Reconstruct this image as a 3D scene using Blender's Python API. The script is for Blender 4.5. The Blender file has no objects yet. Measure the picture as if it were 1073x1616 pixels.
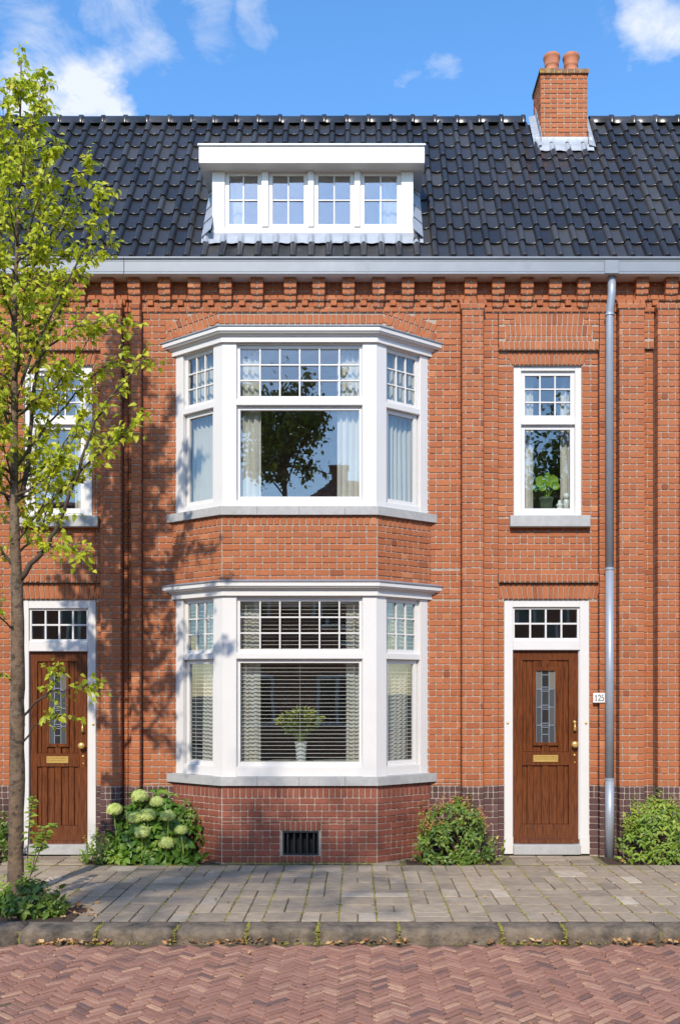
import bpy, math, random
import numpy as np
from mathutils import Vector, Matrix, Euler

random.seed(7)
RNG = np.random.default_rng(11)
scene = bpy.context.scene
COL = scene.collection
R = math.radians

# ------------------------------------------------------------------ camera
CAMX, CAMY, CAMZ = 0.204, -11.6, 2.0
F = 1508.0                                    # focal length in pixels of the 1073 x 1616 photograph
VX, VY = 563.0, 1090.0                        # principal point (shifted lens, verticals stay upright)
cd = bpy.data.cameras.new('camera')
cam = bpy.data.objects.new('camera', cd)
COL.objects.link(cam)
cam.location = (CAMX, CAMY, CAMZ)
cam.rotation_euler = (R(90), 0, 0)
cd.sensor_fit = 'VERTICAL'
cd.sensor_height = 36.0
cd.sensor_width = 36.0
cd.lens = F / 1616 * 36.0
cd.shift_y = (VY - 808.0) / 1616
cd.shift_x = -(VX - 536.5) / 1616
cd.clip_end = 2000
scene.camera = cam

# ------------------------------------------------------------------ world, sun, exposure
SUN_AZ, SUN_EL = R(10.5), R(37)                 # from the left of the facade's normal, height
world = bpy.data.worlds.new('World')
scene.world = world
world.use_nodes = True
wn, wl = world.node_tree.nodes, world.node_tree.links
wn.clear()
def wnode(t, **kw):
    n = wn.new(t)
    for k, v in kw.items():
        setattr(n, k, v)
    return n
w_out = wnode('ShaderNodeOutputWorld')
w_bg = wnode('ShaderNodeBackground')
w_bg.inputs['Strength'].default_value = 0.15
w_sky = wnode('ShaderNodeTexSky', sky_type='NISHITA')
w_sky.sun_disc = False
w_sky.sun_elevation = SUN_EL
w_sky.sun_rotation = math.pi + SUN_AZ
w_sky.altitude = 0
w_sky.air_density = 1.0
w_sky.dust_density = 0.25
w_sky.ozone_density = 3.0
w_tc = wnode('ShaderNodeTexCoord')
def wmath(op, a, b=None, c=None, clamp=False):
    n = wnode('ShaderNodeMath', operation=op, use_clamp=clamp)
    for i, v in enumerate((a, b, c)):
        if v is None:
            continue
        if isinstance(v, (int, float)):
            n.inputs[i].default_value = v
        else:
            wl.new(v, n.inputs[i])
    return n.outputs[0]
sep = wnode('ShaderNodeSeparateXYZ')
wl.new(w_tc.outputs['Generated'], sep.inputs[0])
# cloud layer: project the direction on a plane overhead so clouds flatten towards the horizon
den = wmath('ADD', wmath('MAXIMUM', sep.outputs['Z'], 0.0), 0.25)
comb = wnode('ShaderNodeCombineXYZ')
wl.new(wmath('DIVIDE', sep.outputs['X'], den), comb.inputs[0])
wl.new(wmath('DIVIDE', sep.outputs['Y'], den), comb.inputs[1])
def wnoise(scale, detail, rough, dist=0.0):
    n = wnode('ShaderNodeTexNoise')
    n.inputs['Scale'].default_value = scale
    n.inputs['Detail'].default_value = detail
    n.inputs['Roughness'].default_value = rough
    n.inputs['Distortion'].default_value = dist
    wl.new(comb.outputs[0], n.inputs['Vector'])
    return n.outputs['Fac']
n_fine = wnoise(11.0, 9, 0.64, 0.5)
n_big = wnoise(2.2, 4, 0.5)
# banks of cloud: direction, angular size
def px_dir(x, y):
    return Vector(((x - VX) / F, 1.0, (VY - y) / F)).normalized()
BANKS = [(px_dir(130, 150), 0.036, .95), (px_dir(60, 150), 0.03, 0.8), (px_dir(190, 172), 0.022, 0.8), (px_dir(60, 40), 0.05, 0.40), (px_dir(190, 15), 0.045, 0.42),
         (px_dir(320, 0), 0.045, 0.42), (px_dir(425, 15), 0.028, 0.42), (px_dir(1030, 45), 0.034, 0.66), (px_dir(1060, 60), 0.036, 0.6), (px_dir(695, 103), 0.018, 0.32),
         (px_dir(655, 130), 0.014, 0.28), (px_dir(940, 40), 0.03, 0.3), (Vector((-0.62, 0.6, 0.5)).normalized(), 0.14, 0.9),
         (Vector((0.66, 0.58, 0.48)).normalized(), 0.16, 0.9), (Vector((0.1, 0.55, 0.83)).normalized(), 0.16, 0.8),
         (Vector((0.75, -0.45, 0.45)).normalized(), 0.2, 0.9), (Vector((-0.8, -0.3, 0.5)).normalized(), 0.18, 0.9), (Vector((0.35, -0.62, 0.7)).normalized(), 0.13, 0.8)]
# the outlines of the banks are torn by a vector noise
w_tn = wnode('ShaderNodeTexNoise')
w_tn.inputs['Scale'].default_value = 7.0
w_tn.inputs['Detail'].default_value = 6
w_tn.inputs['Roughness'].default_value = .6
wl.new(comb.outputs[0], w_tn.inputs['Vector'])
w_ma = wnode('ShaderNodeVectorMath', operation='MULTIPLY_ADD')
wl.new(w_tn.outputs['Color'], w_ma.inputs[0])
w_ma.inputs[1].default_value = (.16, .05, .09)
w_ma.inputs[2].default_value = (-.08, -.025, -.045)
w_ad = wnode('ShaderNodeVectorMath', operation='ADD')
wl.new(w_ma.outputs[0], w_ad.inputs[0]); wl.new(w_tc.outputs['Generated'], w_ad.inputs[1])
w_dir = w_ad.outputs[0]
mask = None
for d, s, wgt in BANKS:
    dp = wnode('ShaderNodeVectorMath', operation='DISTANCE')
    dp.inputs[1].default_value = d
    wl.new(w_dir, dp.inputs[0])
    q = wmath('DIVIDE', dp.outputs['Value'], s)
    g = wmath('MULTIPLY', wmath('POWER', math.e, wmath('MULTIPLY', wmath('MULTIPLY', q, q), -0.8)), wgt)
    mask = g if mask is None else wmath('MAXIMUM', mask, g)
# density: banks eaten into by fine noise, thin wisps elsewhere
edge = wmath('MULTIPLY', wmath('SUBTRACT', n_fine, 0.5), 2.6)
dens = wmath('ADD', mask, wmath('MULTIPLY', edge, wmath('ADD', wmath('MULTIPLY', mask, 0.75), 0.12)))
dens = wmath('MULTIPLY', wmath('SUBTRACT', dens, 0.26), 1.9, clamp=True)
wisps = wmath('MULTIPLY', wmath('SUBTRACT', wmath('ADD', n_big, wmath('MULTIPLY', n_fine, 0.5)), 0.84), 0.9, clamp=True)
dens = wmath('MAXIMUM', wmath('MULTIPLY', dens, 0.88), wisps)
w_mix = wnode('ShaderNodeMix', data_type='RGBA')
w_hs = wnode('ShaderNodeHueSaturation')
w_hs.inputs['Saturation'].default_value = 1.2
w_hs.inputs['Value'].default_value = 1.22
wl.new(w_sky.outputs[0], w_hs.inputs['Color'])
wl.new(dens, w_mix.inputs['Factor'])
wl.new(w_hs.outputs[0], w_mix.inputs['A'])
w_mix.inputs['B'].default_value = (3.9, 4.05, 4.3, 1)
wl.new(w_mix.outputs['Result'], w_bg.inputs['Color'])
wl.new(w_bg.outputs[0], w_out.inputs['Surface'])

sl = bpy.data.lights.new('sun', 'SUN')
sl.energy = 2.65
sl.angle = R(1.0)
sl.color = (1.0, 0.90, 0.76)
sun = bpy.data.objects.new('sun', sl)
COL.objects.link(sun)
sdir = Vector((math.sin(SUN_AZ) * math.cos(SUN_EL), math.cos(SUN_AZ) * math.cos(SUN_EL), -math.sin(SUN_EL)))
sun.rotation_euler = sdir.to_track_quat('-Z', 'Y').to_euler()
sun.location = (-8, -20, 18)
vs = scene.view_settings
vs.view_transform = 'Standard'
vs.look = 'None'
vs.exposure = 0.73
vs.gamma = 1.0
vs.use_curve_mapping = False
scene.cycles.max_bounces = 8
scene.cycles.transparent_max_bounces = 12
scene.cycles.caustics_reflective = False
scene.cycles.caustics_refractive = False

# ------------------------------------------------------------------ measuring the photograph
def X(px, y=0.0):
    return CAMX + (px - VX) * (y - CAMY) / F
def Z(py, y=0.0):
    return CAMZ + (VY - py) * (y - CAMY) / F
def P(px, py, y=0.0):
    return Vector((X(px, y), y, Z(py, y)))
def proj(p):
    d = p[1] - CAMY
    return VX + (p[0] - CAMX) * F / d, VY - (p[2] - CAMZ) * F / d, d

# ------------------------------------------------------------------ materials
def ramp(nt, stops):
    r = nt.nodes.new('ShaderNodeValToRGB')
    e = r.color_ramp.elements
    while len(e) > 1:
        e.remove(e[-1])
    for i, (p, c) in enumerate(stops):
        el = e[0] if i == 0 else e.new(p)
        el.position = p
        el.color = (*c, 1)
    return r
def mat(name, color=(.5, .5, .5), rough=.6, metal=0.0, tint=None, noise=None, stain=None, bump=None, spec=None, coat=0.0, transl=0.0, wave=None, sheen=0.0):
    """tint: colour stops driven by each piece's own 'tint' value; noise: (scale, amount) of grain; stain: (scale, colour, amount)"""
    m = bpy.data.materials.new(name)
    m.use_nodes = True
    nt = m.node_tree
    N, L = nt.nodes, nt.links
    b = N['Principled BSDF']
    b.inputs['Roughness'].default_value = rough
    b.inputs['Metallic'].default_value = metal
    if spec is not None:
        b.inputs['Specular IOR Level'].default_value = spec
    if coat:
        b.inputs['Coat Weight'].default_value = coat
        b.inputs['Coat Roughness'].default_value = 0.12
    geo = N.new('ShaderNodeNewGeometry')
    pos = geo.outputs['Position']
    if tint:
        a = N.new('ShaderNodeAttribute'); a.attribute_name = 'tint'; a.attribute_type = 'GEOMETRY'
        o = N.new('ShaderNodeAttribute'); o.attribute_name = 'tint'; o.attribute_type = 'OBJECT'
        s = N.new('ShaderNodeMath'); s.operation = 'ADD'; s.use_clamp = True
        L.new(a.outputs['Fac'], s.inputs[0]); L.new(o.outputs['Fac'], s.inputs[1])
        r = ramp(nt, tint)
        L.new(s.outputs[0], r.inputs['Fac'])
        col = r.outputs['Color']
    else:
        c = N.new('ShaderNodeRGB'); c.outputs[0].default_value = (*color, 1)
        col = c.outputs[0]
    def nz(scale, detail=4, rough_=.55, vec=None):
        n = N.new('ShaderNodeTexNoise')
        n.inputs['Scale'].default_value = scale
        n.inputs['Detail'].default_value = detail
        n.inputs['Roughness'].default_value = rough_
        L.new(vec or pos, n.inputs['Vector'])
        return n.outputs['Fac']
    if wave:   # wood grain: stretched noise along z
        mp = N.new('ShaderNodeMapping'); mp.inputs['Scale'].default_value = wave[1]
        L.new(pos, mp.inputs['Vector'])
        g = nz(wave[0], 6, .6, mp.outputs[0])
        r2 = ramp(nt, wave[2]); L.new(g, r2.inputs['Fac'])
        mx = N.new('ShaderNodeMix'); mx.data_type = 'RGBA'; mx.blend_type = 'MULTIPLY'; mx.inputs['Factor'].default_value = 1
        L.new(col, mx.inputs['A']); L.new(r2.outputs['Color'], mx.inputs['B']); col = mx.outputs['Result']
    if noise:
        f = nz(noise[0], 5, .6)
        mr = N.new('ShaderNodeMapRange')
        mr.inputs['From Min'].default_value = .25; mr.inputs['From Max'].default_value = .75
        mr.inputs['To Min'].default_value = 1 - noise[1]; mr.inputs['To Max'].default_value = 1 + noise[1]
        L.new(f, mr.inputs['Value'])
        hs = N.new('ShaderNodeHueSaturation')
        L.new(col, hs.inputs['Color']); L.new(mr.outputs[0], hs.inputs['Value']); col = hs.outputs['Color']
    if stain:
        for sc, sc_col, lo, hi, am in (stain if isinstance(stain[0], tuple) else [stain]):
            f = nz(sc, 6, .62)
            mr = N.new('ShaderNodeMapRange')
            mr.inputs['From Min'].default_value = lo; mr.inputs['From Max'].default_value = hi; mr.inputs['To Max'].default_value = am
            L.new(f, mr.inputs['Value'])
            mx = N.new('ShaderNodeMix'); mx.data_type = 'RGBA'
            L.new(mr.outputs[0], mx.inputs['Factor']); L.new(col, mx.inputs['A']); mx.inputs['B'].default_value = (*sc_col, 1)
            col = mx.outputs['Result']
    L.new(col, b.inputs['Base Color'])
    if bump:
        f = nz(bump[0], 5, .6)
        bp = N.new('ShaderNodeBump'); bp.inputs['Strength'].default_value = bump[1]; bp.inputs['Distance'].default_value = bump[2]
        L.new(f, bp.inputs['Height']); L.new(bp.outputs[0], b.inputs['Normal'])
    if transl:
        t = N.new('ShaderNodeBsdfTranslucent')
        L.new(col, t.inputs['Color'])
        ms = N.new('ShaderNodeMixShader'); ms.inputs[0].default_value = transl
        L.new(b.outputs[0], ms.inputs[1]); L.new(t.outputs[0], ms.inputs[2])
        L.new(ms.outputs[0], N['Material Output'].inputs['Surface'])
    return m
def glass(name, tintc=(.93, .95, .94), refl=.10, rough=0.0, wob=.006):
    m = bpy.data.materials.new(name); m.use_nodes = True
    nt = m.node_tree; N, L = nt.nodes, nt.links
    N.remove(N['Principled BSDF'])
    t = N.new('ShaderNodeBsdfTransparent'); t.inputs[0].default_value = (*tintc, 1)
    g = N.new('ShaderNodeBsdfGlossy'); g.inputs['Roughness'].default_value = rough; g.inputs['Color'].default_value = (1, 1, 1, 1)
    fr = N.new('ShaderNodeLayerWeight'); fr.inputs['Blend'].default_value = .5
    pw = N.new('ShaderNodeMath'); pw.operation = 'POWER'; pw.inputs[1].default_value = 4.5
    L.new(fr.outputs['Facing'], pw.inputs[0])
    ad = N.new('ShaderNodeMath'); ad.operation = 'MULTIPLY_ADD'; ad.use_clamp = True; ad.inputs[1].default_value = 1 - refl; ad.inputs[2].default_value = refl
    L.new(pw.outputs[0], ad.inputs[0])
    ms = N.new('ShaderNodeMixShader'); L.new(ad.outputs[0], ms.inputs[0]); L.new(t.outputs[0], ms.inputs[1]); L.new(g.outputs[0], ms.inputs[2])
    geo = N.new('ShaderNodeNewGeometry')
    n = N.new('ShaderNodeTexNoise'); n.inputs['Scale'].default_value = 2.2; n.inputs['Detail'].default_value = 1
    L.new(geo.outputs['Position'], n.inputs['Vector'])
    bp = N.new('ShaderNodeBump'); bp.inputs['Strength'].default_value = wob; bp.inputs['Distance'].default_value = .1
    L.new(n.outputs['Fac'], bp.inputs['Height'])
    L.new(bp.outputs[0], g.inputs['Normal'])
    L.new(ms.outputs[0], N['Material Output'].inputs['Surface'])
    return m

M = {}
M['brick'] = mat('red_brick', rough=.8, noise=(34, .13), bump=(70, .3, .005), spec=.25,
    tint=[(0, (.25, .078, .037)), (.3, (.37, .120, .050)), (.7, (.435, .150, .062)), (1, (.53, .215, .098))],
    stain=[(1.3, (.24, .07, .035), .58, .88, .3), (2.7, (.48, .24, .15), .66, .92, .35)])
M['brick_plinth'] = mat('purple_brick', rough=.7, noise=(30, .2), bump=(60, .5, .006), spec=.35,
    tint=[(0, (.060, .030, .032)), (.5, (.105, .052, .05)), (1, (.16, .085, .078))], stain=(2.2, (.2, .13, .11), .6, .9, .4))
M['brick_base'] = mat('brown_brick', rough=.75, noise=(30, .18), bump=(60, .5, .006), spec=.3,
    tint=[(0, (.18, .056, .038)), (.5, (.265, .083, .052)), (1, (.345, .12, .075))], stain=(1.7, (.15, .06, .05), .55, .85, .5))
M['mortar'] = mat('mortar', (.40, .335, .27), .95, noise=(18, .2), bump=(120, .6, .004), stain=[(.9, (.30, .25, .21), .5, .75, .6), (3.5, (.5, .46, .42), .6, .85, .5)])
M['white'] = mat('white_paint', (.71, .695, .67), .38, noise=(3, .025), stain=(1.9, (.56, .53, .47), .58, .9, .4))
M['zinc'] = mat('zinc', (.36, .40, .455), .45, .3, noise=(5, .1), stain=(2.5, (.35, .39, .44), .5, .85, .5))
M['gutter'] = mat('gutter_zinc', (.225, .25, .28), .5, .15, noise=(5, .06), stain=(2.2, (.33, .36, .40), .55, .9, .5))
M['lead'] = mat('lead_flashing', (.40, .43, .47), .5, .25, noise=(7, .14), stain=(6, (.6, .62, .63), .6, .85, .5), bump=(14, .4, .01))
M['stone'] = mat('sill_stone', (.42, .42, .41), .75, noise=(16, .12), stain=(3, (.27, .27, .26), .52, .85, .5), bump=(80, .3, .003))
M['wood'] = mat('varnished_wood', (.15, .045, .0135), .25, coat=.5, wave=(9, (7, 7, .55), [(.28, (.30, .25, .2)), (.48, (.85, .85, .85)), (.75, (1.4, 1.4, 1.3))]), noise=(1.6, .15))
M['brass'] = mat('brass', (.70, .47, .14), .3, .45, noise=(20, .1))
M['tile'] = mat('glazed_roof_tile', rough=.25, noise=(9, .1), tint=[(0, (.022, .022, .024)), (.8, (.042, .042, .045)), (1, (.062, .060, .058))], bump=(25, .04, .004), stain=(5, (.055, .058, .06), .6, .9, .45), spec=.55)
M['terracotta'] = mat('terracotta', (.45, .17, .085), .75, noise=(14, .22), stain=(8, (.2, .08, .05), .55, .85, .6))
M['lichen'] = mat('lichen_capped_brick', (.22, .115, .065), .9, noise=(20, .2), stain=[(13, (.50, .33, .03), .50, .62, .9), (26, (.06, .05, .04), .6, .75, .7)])
M['soil'] = mat('soil', (.075, .047, .032), .95, noise=(40, .4), bump=(45, 1, .03))
M['mulch'] = mat('mulch', rough=.9, tint=[(0, (.05, .027, .018)), (.6, (.13, .06, .032)), (1, (.24, .12, .055))])
M['moss'] = mat('moss', rough=.9, tint=[(0, (.15, .15, .025)), (1, (.42, .38, .07))], transl=.2)
M['litter'] = mat('dry_leaf', rough=.7, tint=[(0, (.26, .11, .035)), (.5, (.50, .26, .09)), (1, (.66, .45, .22))], transl=.15)
M['bark'] = mat('bark', (.175, .118, .072), .9, noise=(7, .4), stain=[(15, (.05, .036, .026), .50, .62, .9), (6, (.27, .23, .17), .55, .8, .6)], bump=(24, .9, .02))
M['twig'] = mat('twig_bark', (.085, .06, .042), .85, noise=(20, .25))
M['leaf'] = mat('spring_leaf', rough=.42, transl=.5, noise=(11, .12), tint=[(0, (.21, .31, .018)), (.35, (.50, .57, .03)), (.75, (.72, .74, .06)), (1, (.80, .66, .08))])
M['shrub_leaf'] = mat('shrub_leaf', rough=.4, transl=.3, noise=(12, .15), tint=[(0, (.05, .11, .014)), (.45, (.125, .225, .026)), (.8, (.27, .36, .05)), (.92, (.46, .40, .09)), (1, (.52, .20, .08))])
M['hydrangea_leaf'] = mat('hydrangea_leaf', rough=.42, transl=.28, noise=(12, .15), tint=[(0, (.055, .13, .014)), (.6, (.14, .28, .03)), (1, (.29, .42, .06))])
M['acer_leaf'] = mat('bright_shrub_leaf', rough=.42, transl=.32, noise=(12, .15), tint=[(0, (.085, .17, .018)), (.5, (.22, .35, .038)), (1, (.45, .50, .07))])
M['bloom'] = mat('hydrangea_bloom', rough=.7, transl=.25, tint=[(0, (.42, .54, .09)), (1, (.78, .84, .33))])
M['paver'] = mat('paver', rough=.85, noise=(10, .2), bump=(50, .5, .006), tint=[(0, (.23, .185, .135)), (.5, (.355, .284, .20)), (.9, (.43, .352, .255)), (1, (.53, .45, .345))],
    stain=[(2.1, (.12, .105, .09), .52, .8, .5), (24, (.34, .31, .27), .62, .8, .35)])
M['joint'] = mat('joint_sand', (.17, .145, .08), .95, noise=(30, .3), stain=(5, (.20, .20, .03), .48, .6, .8))
M['kerb'] = mat('kerb_stone', (.195, .155, .11), .85, noise=(12, .28), stain=[(5, (.05, .042, .034), .45, .66, .85), (17, (.36, .33, .29), .6, .8, .5)], bump=(20, .9, .025))
M['road'] = mat('road_brick', rough=.72, noise=(26, .18), bump=(45, .5, .006), spec=.4,
    tint=[(0, (.17, .10, .085)), (.3, (.30, .15, .105)), (.65, (.37, .19, .135)), (1, (.49, .29, .19))], stain=(1.4, (.21, .13, .12), .5, .8, .45))
M['road_joint'] = mat('road_joint', (.14, .095, .05), .95, noise=(40, .35), stain=(6, (.10, .07, .05), .5, .7, .7))
M['asphalt'] = mat('street_surface', (.19, .115, .095), .85, noise=(9, .25))
M['ground'] = mat('ground', (.13, .12, .09), .95, noise=(.3, .3))
M['room'] = mat('room_plaster', (.50, .44, .37), .9, noise=(1, .1))
M['room_floor'] = mat('room_floor', (.12, .07, .04), .5)
M['iron'] = mat('dark_iron', (.05, .055, .06), .5, .6)
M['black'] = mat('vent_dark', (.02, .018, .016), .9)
M['curtain'] = mat('curtain_cloth', (.80, .765, .69), .85, noise=(3, .06), transl=.25)
M['net'] = mat('net_curtain', (.82, .82, .80), .85, transl=.35)
M['blind'] = mat('blind_slat', (.86, .84, .79), .5, transl=.15)
M['glass'] = glass('window_glass')
M['attic_glass'] = glass('attic_window_glass', refl=.22)
M['glass_tex'] = mat('leaded_glass', rough=.16, tint=[(0, (.025, .022, .018)), (.5, (.07, .08, .085)), (1, (.20, .18, .13))], bump=(60, .5, .01), spec=.7)
M['came'] = mat('lead_came', (.33, .37, .43), .45, .5)
M['ceramic'] = mat('white_ceramic', (.80, .84, .82), .25)
M['pot_green'] = mat('green_pot', (.08, .13, .075), .4)
M['plant_leaf'] = mat('houseplant_leaf', rough=.35, transl=.35, tint=[(0, (.17, .33, .02)), (1, (.33, .52, .05))])
M['flower'] = mat('flower_green', rough=.5, transl=.3, tint=[(0, (.09, .19, .02)), (.5, (.28, .38, .04)), (1, (.62, .60, .14))])
M['plate_white'] = mat('enamel_white', (.85, .85, .83), .2)
M['plate_black'] = mat('enamel_black', (.015, .015, .017), .3)
M['far_brick'] = mat('far_brick', (.34, .15, .10), .9, noise=(5, .3))
M['far_tile'] = mat('far_roof_tile', rough=.7, tint=[(0, (.34, .13, .09)), (1, (.58, .26, .17))], noise=(3, .2))
M['dark_glass'] = mat('far_window_glass', (.03, .035, .04), .08)
M['far_leaf'] = mat('street_tree_leaf', rough=.5, transl=.3, tint=[(0, (.08, .13, .016)), (1, (.24, .30, .04))])

# ------------------------------------------------------------------ objects
WLOC = {}
def empty(name, loc, parent=None, label=None, cat=None, group=None):
    o = bpy.data.objects.new(name, None)
    o.empty_display_size = .1
    COL.objects.link(o)
    loc = Vector(loc)
    if parent is not None:
        o.parent = parent
        o.location = loc - WLOC[parent.name]
    else:
        o.location = loc
    WLOC[o.name] = loc
    tag(o, label, cat, group)
    return o
def tag(o, label=None, cat=None, group=None, kind=None):
    if label: o['label'] = label
    if cat: o['category'] = cat
    if group: o['group'] = group
    if kind: o['kind'] = kind
    return o
def link(name, me, loc, parent=None, rot=None, scale=None, tint=None):
    """an object at world place loc (parents are never rotated)"""
    o = bpy.data.objects.new(name, me)
    COL.objects.link(o)
    loc = Vector(loc)
    if parent is not None:
        o.parent = parent
        o.location = loc - WLOC[parent.name]
    else:
        o.location = loc
    if rot is not None: o.rotation_euler = rot
    if scale is not None: o.scale = scale
    if tint is not None: o['tint'] = float(tint)
    WLOC[o.name] = loc
    return o
class MB:
    def __init__(s):
        s.v, s.f, s.t = [], [], []
    def add(s, verts, faces, tint=0.0):
        b = len(s.v)
        s.v += [tuple(p) for p in verts]
        s.f += [tuple(i + b for i in f) for f in faces]
        s.t += [tint] * len(faces)
    def box(s, a, b, c=.004, tint=0.0, T=None):
        s._box(a, b, c, tint, T)
    def _box(s, a, b, c, tint, T):
        lo = [min(p, q) for p, q in zip(a, b)]; hi = [max(p, q) for p, q in zip(a, b)]
        c = min(c, *[(h - l) * .45 for l, h in zip(lo, hi)])
        vs_ = []; idx = {}
        for i in (0, 1):
            for j in (0, 1):
                for k in (0, 1):
                    for ax in range(3):
                        p = [(hi if e else lo)[n] for n, e in enumerate((i, j, k))]
                        for n, e in enumerate((i, j, k)):
                            if n != ax:
                                p[n] += -c if e else c
                        idx[(i, j, k, ax)] = len(vs_)
                        vs_.append(p)
        fs = []
        for ax in range(3):
            o1, o2 = [n for n in range(3) if n != ax]
            for e in (0, 1):
                q = []
                for (p1, p2) in ((0, 0), (1, 0), (1, 1), (0, 1)):
                    key = [0, 0, 0]; key[ax] = e; key[o1] = p1; key[o2] = p2
                    q.append(idx[(*key, ax)])
                flip = (e == 1) == (ax == 1)
                fs.append(q[::-1] if flip else q)
        if c > 0:
            for ax in range(3):
                o1, o2 = [n for n in range(3) if n != ax]
                for p1 in (0, 1):
                    for p2 in (0, 1):
                        k0 = [0, 0, 0]; k1 = [0, 0, 0]
                        k0[ax], k1[ax] = 0, 1
                        k0[o1] = k1[o1] = p1; k0[o2] = k1[o2] = p2
                        fs.append([idx[(*k0, o1)], idx[(*k1, o1)], idx[(*k1, o2)], idx[(*k0, o2)]])
            for i in (0, 1):
                for j in (0, 1):
                    for k in (0, 1):
                        fs.append([idx[(i, j, k, n)] for n in range(3)])
        if T: vs_ = [T(p) for p in vs_]
        s.add(vs_, fs, tint)
    def prism(s, poly, z0, z1, tint=0.0, T=None, poly1=None):
        """polygon in the horizontal plane pulled from z0 to z1 (poly1: outline at the top)"""
        n = len(poly); poly1 = poly1 or poly
        vs_ = [(p[0], p[1], z0) for p in poly] + [(p[0], p[1], z1) for p in poly1]
        if T: vs_ = [T(p) for p in vs_]
        s.add(vs_, [tuple(range(n))[::-1], tuple(range(n, 2 * n))] + [(i, (i + 1) % n, n + (i + 1) % n, n + i) for i in range(n)], tint)
    def tube(s, pts, radii, n=8, tint=0.0, cap=True):
        pts = [Vector(p) for p in pts]
        if isinstance(radii, (int, float)): radii = [radii] * len(pts)
        rings = []
        up = None
        for i, p in enumerate(pts):
            d = (pts[min(i + 1, len(pts) - 1)] - pts[max(i - 1, 0)]).normalized()
            if up is None:
                up = d.orthogonal().normalized()
            up = (up - d * up.dot(d)).normalized() if (up - d * up.dot(d)).length > 1e-6 else d.orthogonal().normalized()
            w = d.cross(up)
            rings.append([p + (up * math.cos(2 * math.pi * k / n) + w * math.sin(2 * math.pi * k / n)) * radii[i] for k in range(n)])
        vs_ = [q for r in rings for q in r]
        fs = []
        for i in range(len(pts) - 1):
            for k in range(n):
                fs.append((i * n + k, i * n + (k + 1) % n, (i + 1) * n + (k + 1) % n, (i + 1) * n + k))
        if cap:
            fs.append(tuple(range(n))[::-1]); fs.append(tuple((len(pts) - 1) * n + k for k in range(n)))
        s.add(vs_, fs, tint)
    def lathe(s, c, prof, n=20, tint=0.0, axis='Z'):
        vs_, fs = [], []
        for r, z in prof:
            for k in range(n):
                a = 2 * math.pi * k / n
                if axis == 'Z': vs_.append((c[0] + r * math.cos(a), c[1] + r * math.sin(a), c[2] + z))
                else: vs_.append((c[0] + r * math.cos(a), c[1] - z, c[2] + r * math.sin(a)))
        for i in range(len(prof) - 1):
            for k in range(n):
                fs.append((i * n + k, i * n + (k + 1) % n, (i + 1) * n + (k + 1) % n, (i + 1) * n + k))
        fs.append(tuple(range(n))[::-1]); fs.append(tuple((len(prof) - 1) * n + k for k in range(n)))
        s.add(vs_, fs, tint)
    def build(s, name, m, parent=None, smooth=False, origin=None):
        v = np.array(s.v, dtype=np.float64).reshape(-1, 3)
        if origin is None:
            lo, hi = v.min(0), v.max(0)
            origin = Vector(((lo[0] + hi[0]) / 2, (lo[1] + hi[1]) / 2, lo[2]))
        me = bpy.data.meshes.new(name)
        me.from_pydata((v - np.array(origin)).tolist(), [], s.f)
        if any(s.t):
            a = me.attributes.new('tint', 'FLOAT', 'FACE')
            a.data.foreach_set('value', np.array(s.t, dtype=np.float32))
        me.materials.append(M[m] if isinstance(m, str) else m)
        if smooth:
            me.polygons.foreach_set('use_smooth', [True] * len(me.polygons))
        me.update()
        return link(name, me, origin, parent)
def fast_mesh(name, verts, faces, m, tints=None, smooth=False):
    """verts (N,3), faces: (K, n) array of equal polygons"""
    me = bpy.data.meshes.new(name)
    n = faces.shape[1]
    me.vertices.add(len(verts)); me.vertices.foreach_set('co', np.asarray(verts, np.float32).ravel())
    me.loops.add(faces.size); me.loops.foreach_set('vertex_index', faces.astype(np.int32).ravel())
    me.polygons.add(len(faces))
    me.polygons.foreach_set('loop_start', np.arange(0, faces.size, n, dtype=np.int32))
    me.polygons.foreach_set('loop_total', np.full(len(faces), n, dtype=np.int32))
    if smooth: me.polygons.foreach_set('use_smooth', np.ones(len(faces), dtype=bool))
    me.update(calc_edges=True)
    if tints is not None:
        a = me.attributes.new('tint', 'FLOAT', 'FACE'); a.data.foreach_set('value', np.asarray(tints, np.float32))
    me.materials.append(M[m] if isinstance(m, str) else m)
    if not smooth: me.shade_flat()
    return me
class Face:
    """a vertical plane: u along it, v up, w into the wall"""
    def __init__(s, o, u, n):
        s.o, s.u, s.n = Vector(o), Vector(u).normalized(), Vector(n).normalized()
        s.ang = math.atan2(s.u.y, s.u.x)
    def __call__(s, p):          # p = (u, w, v)
        return s.o + s.u * p[0] - s.n * p[1] + Vector((0, 0, p[2]))
    def box(s, mb, u0, u1, v0, v1, w0, w1, c=.004, tint=0.0):
        mb._box((u0, w0, v0), (u1, w1, v1), c, tint, s)
WALL = Face((0, 0, 0), (1, 0, 0), (0, -1, 0))

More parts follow.
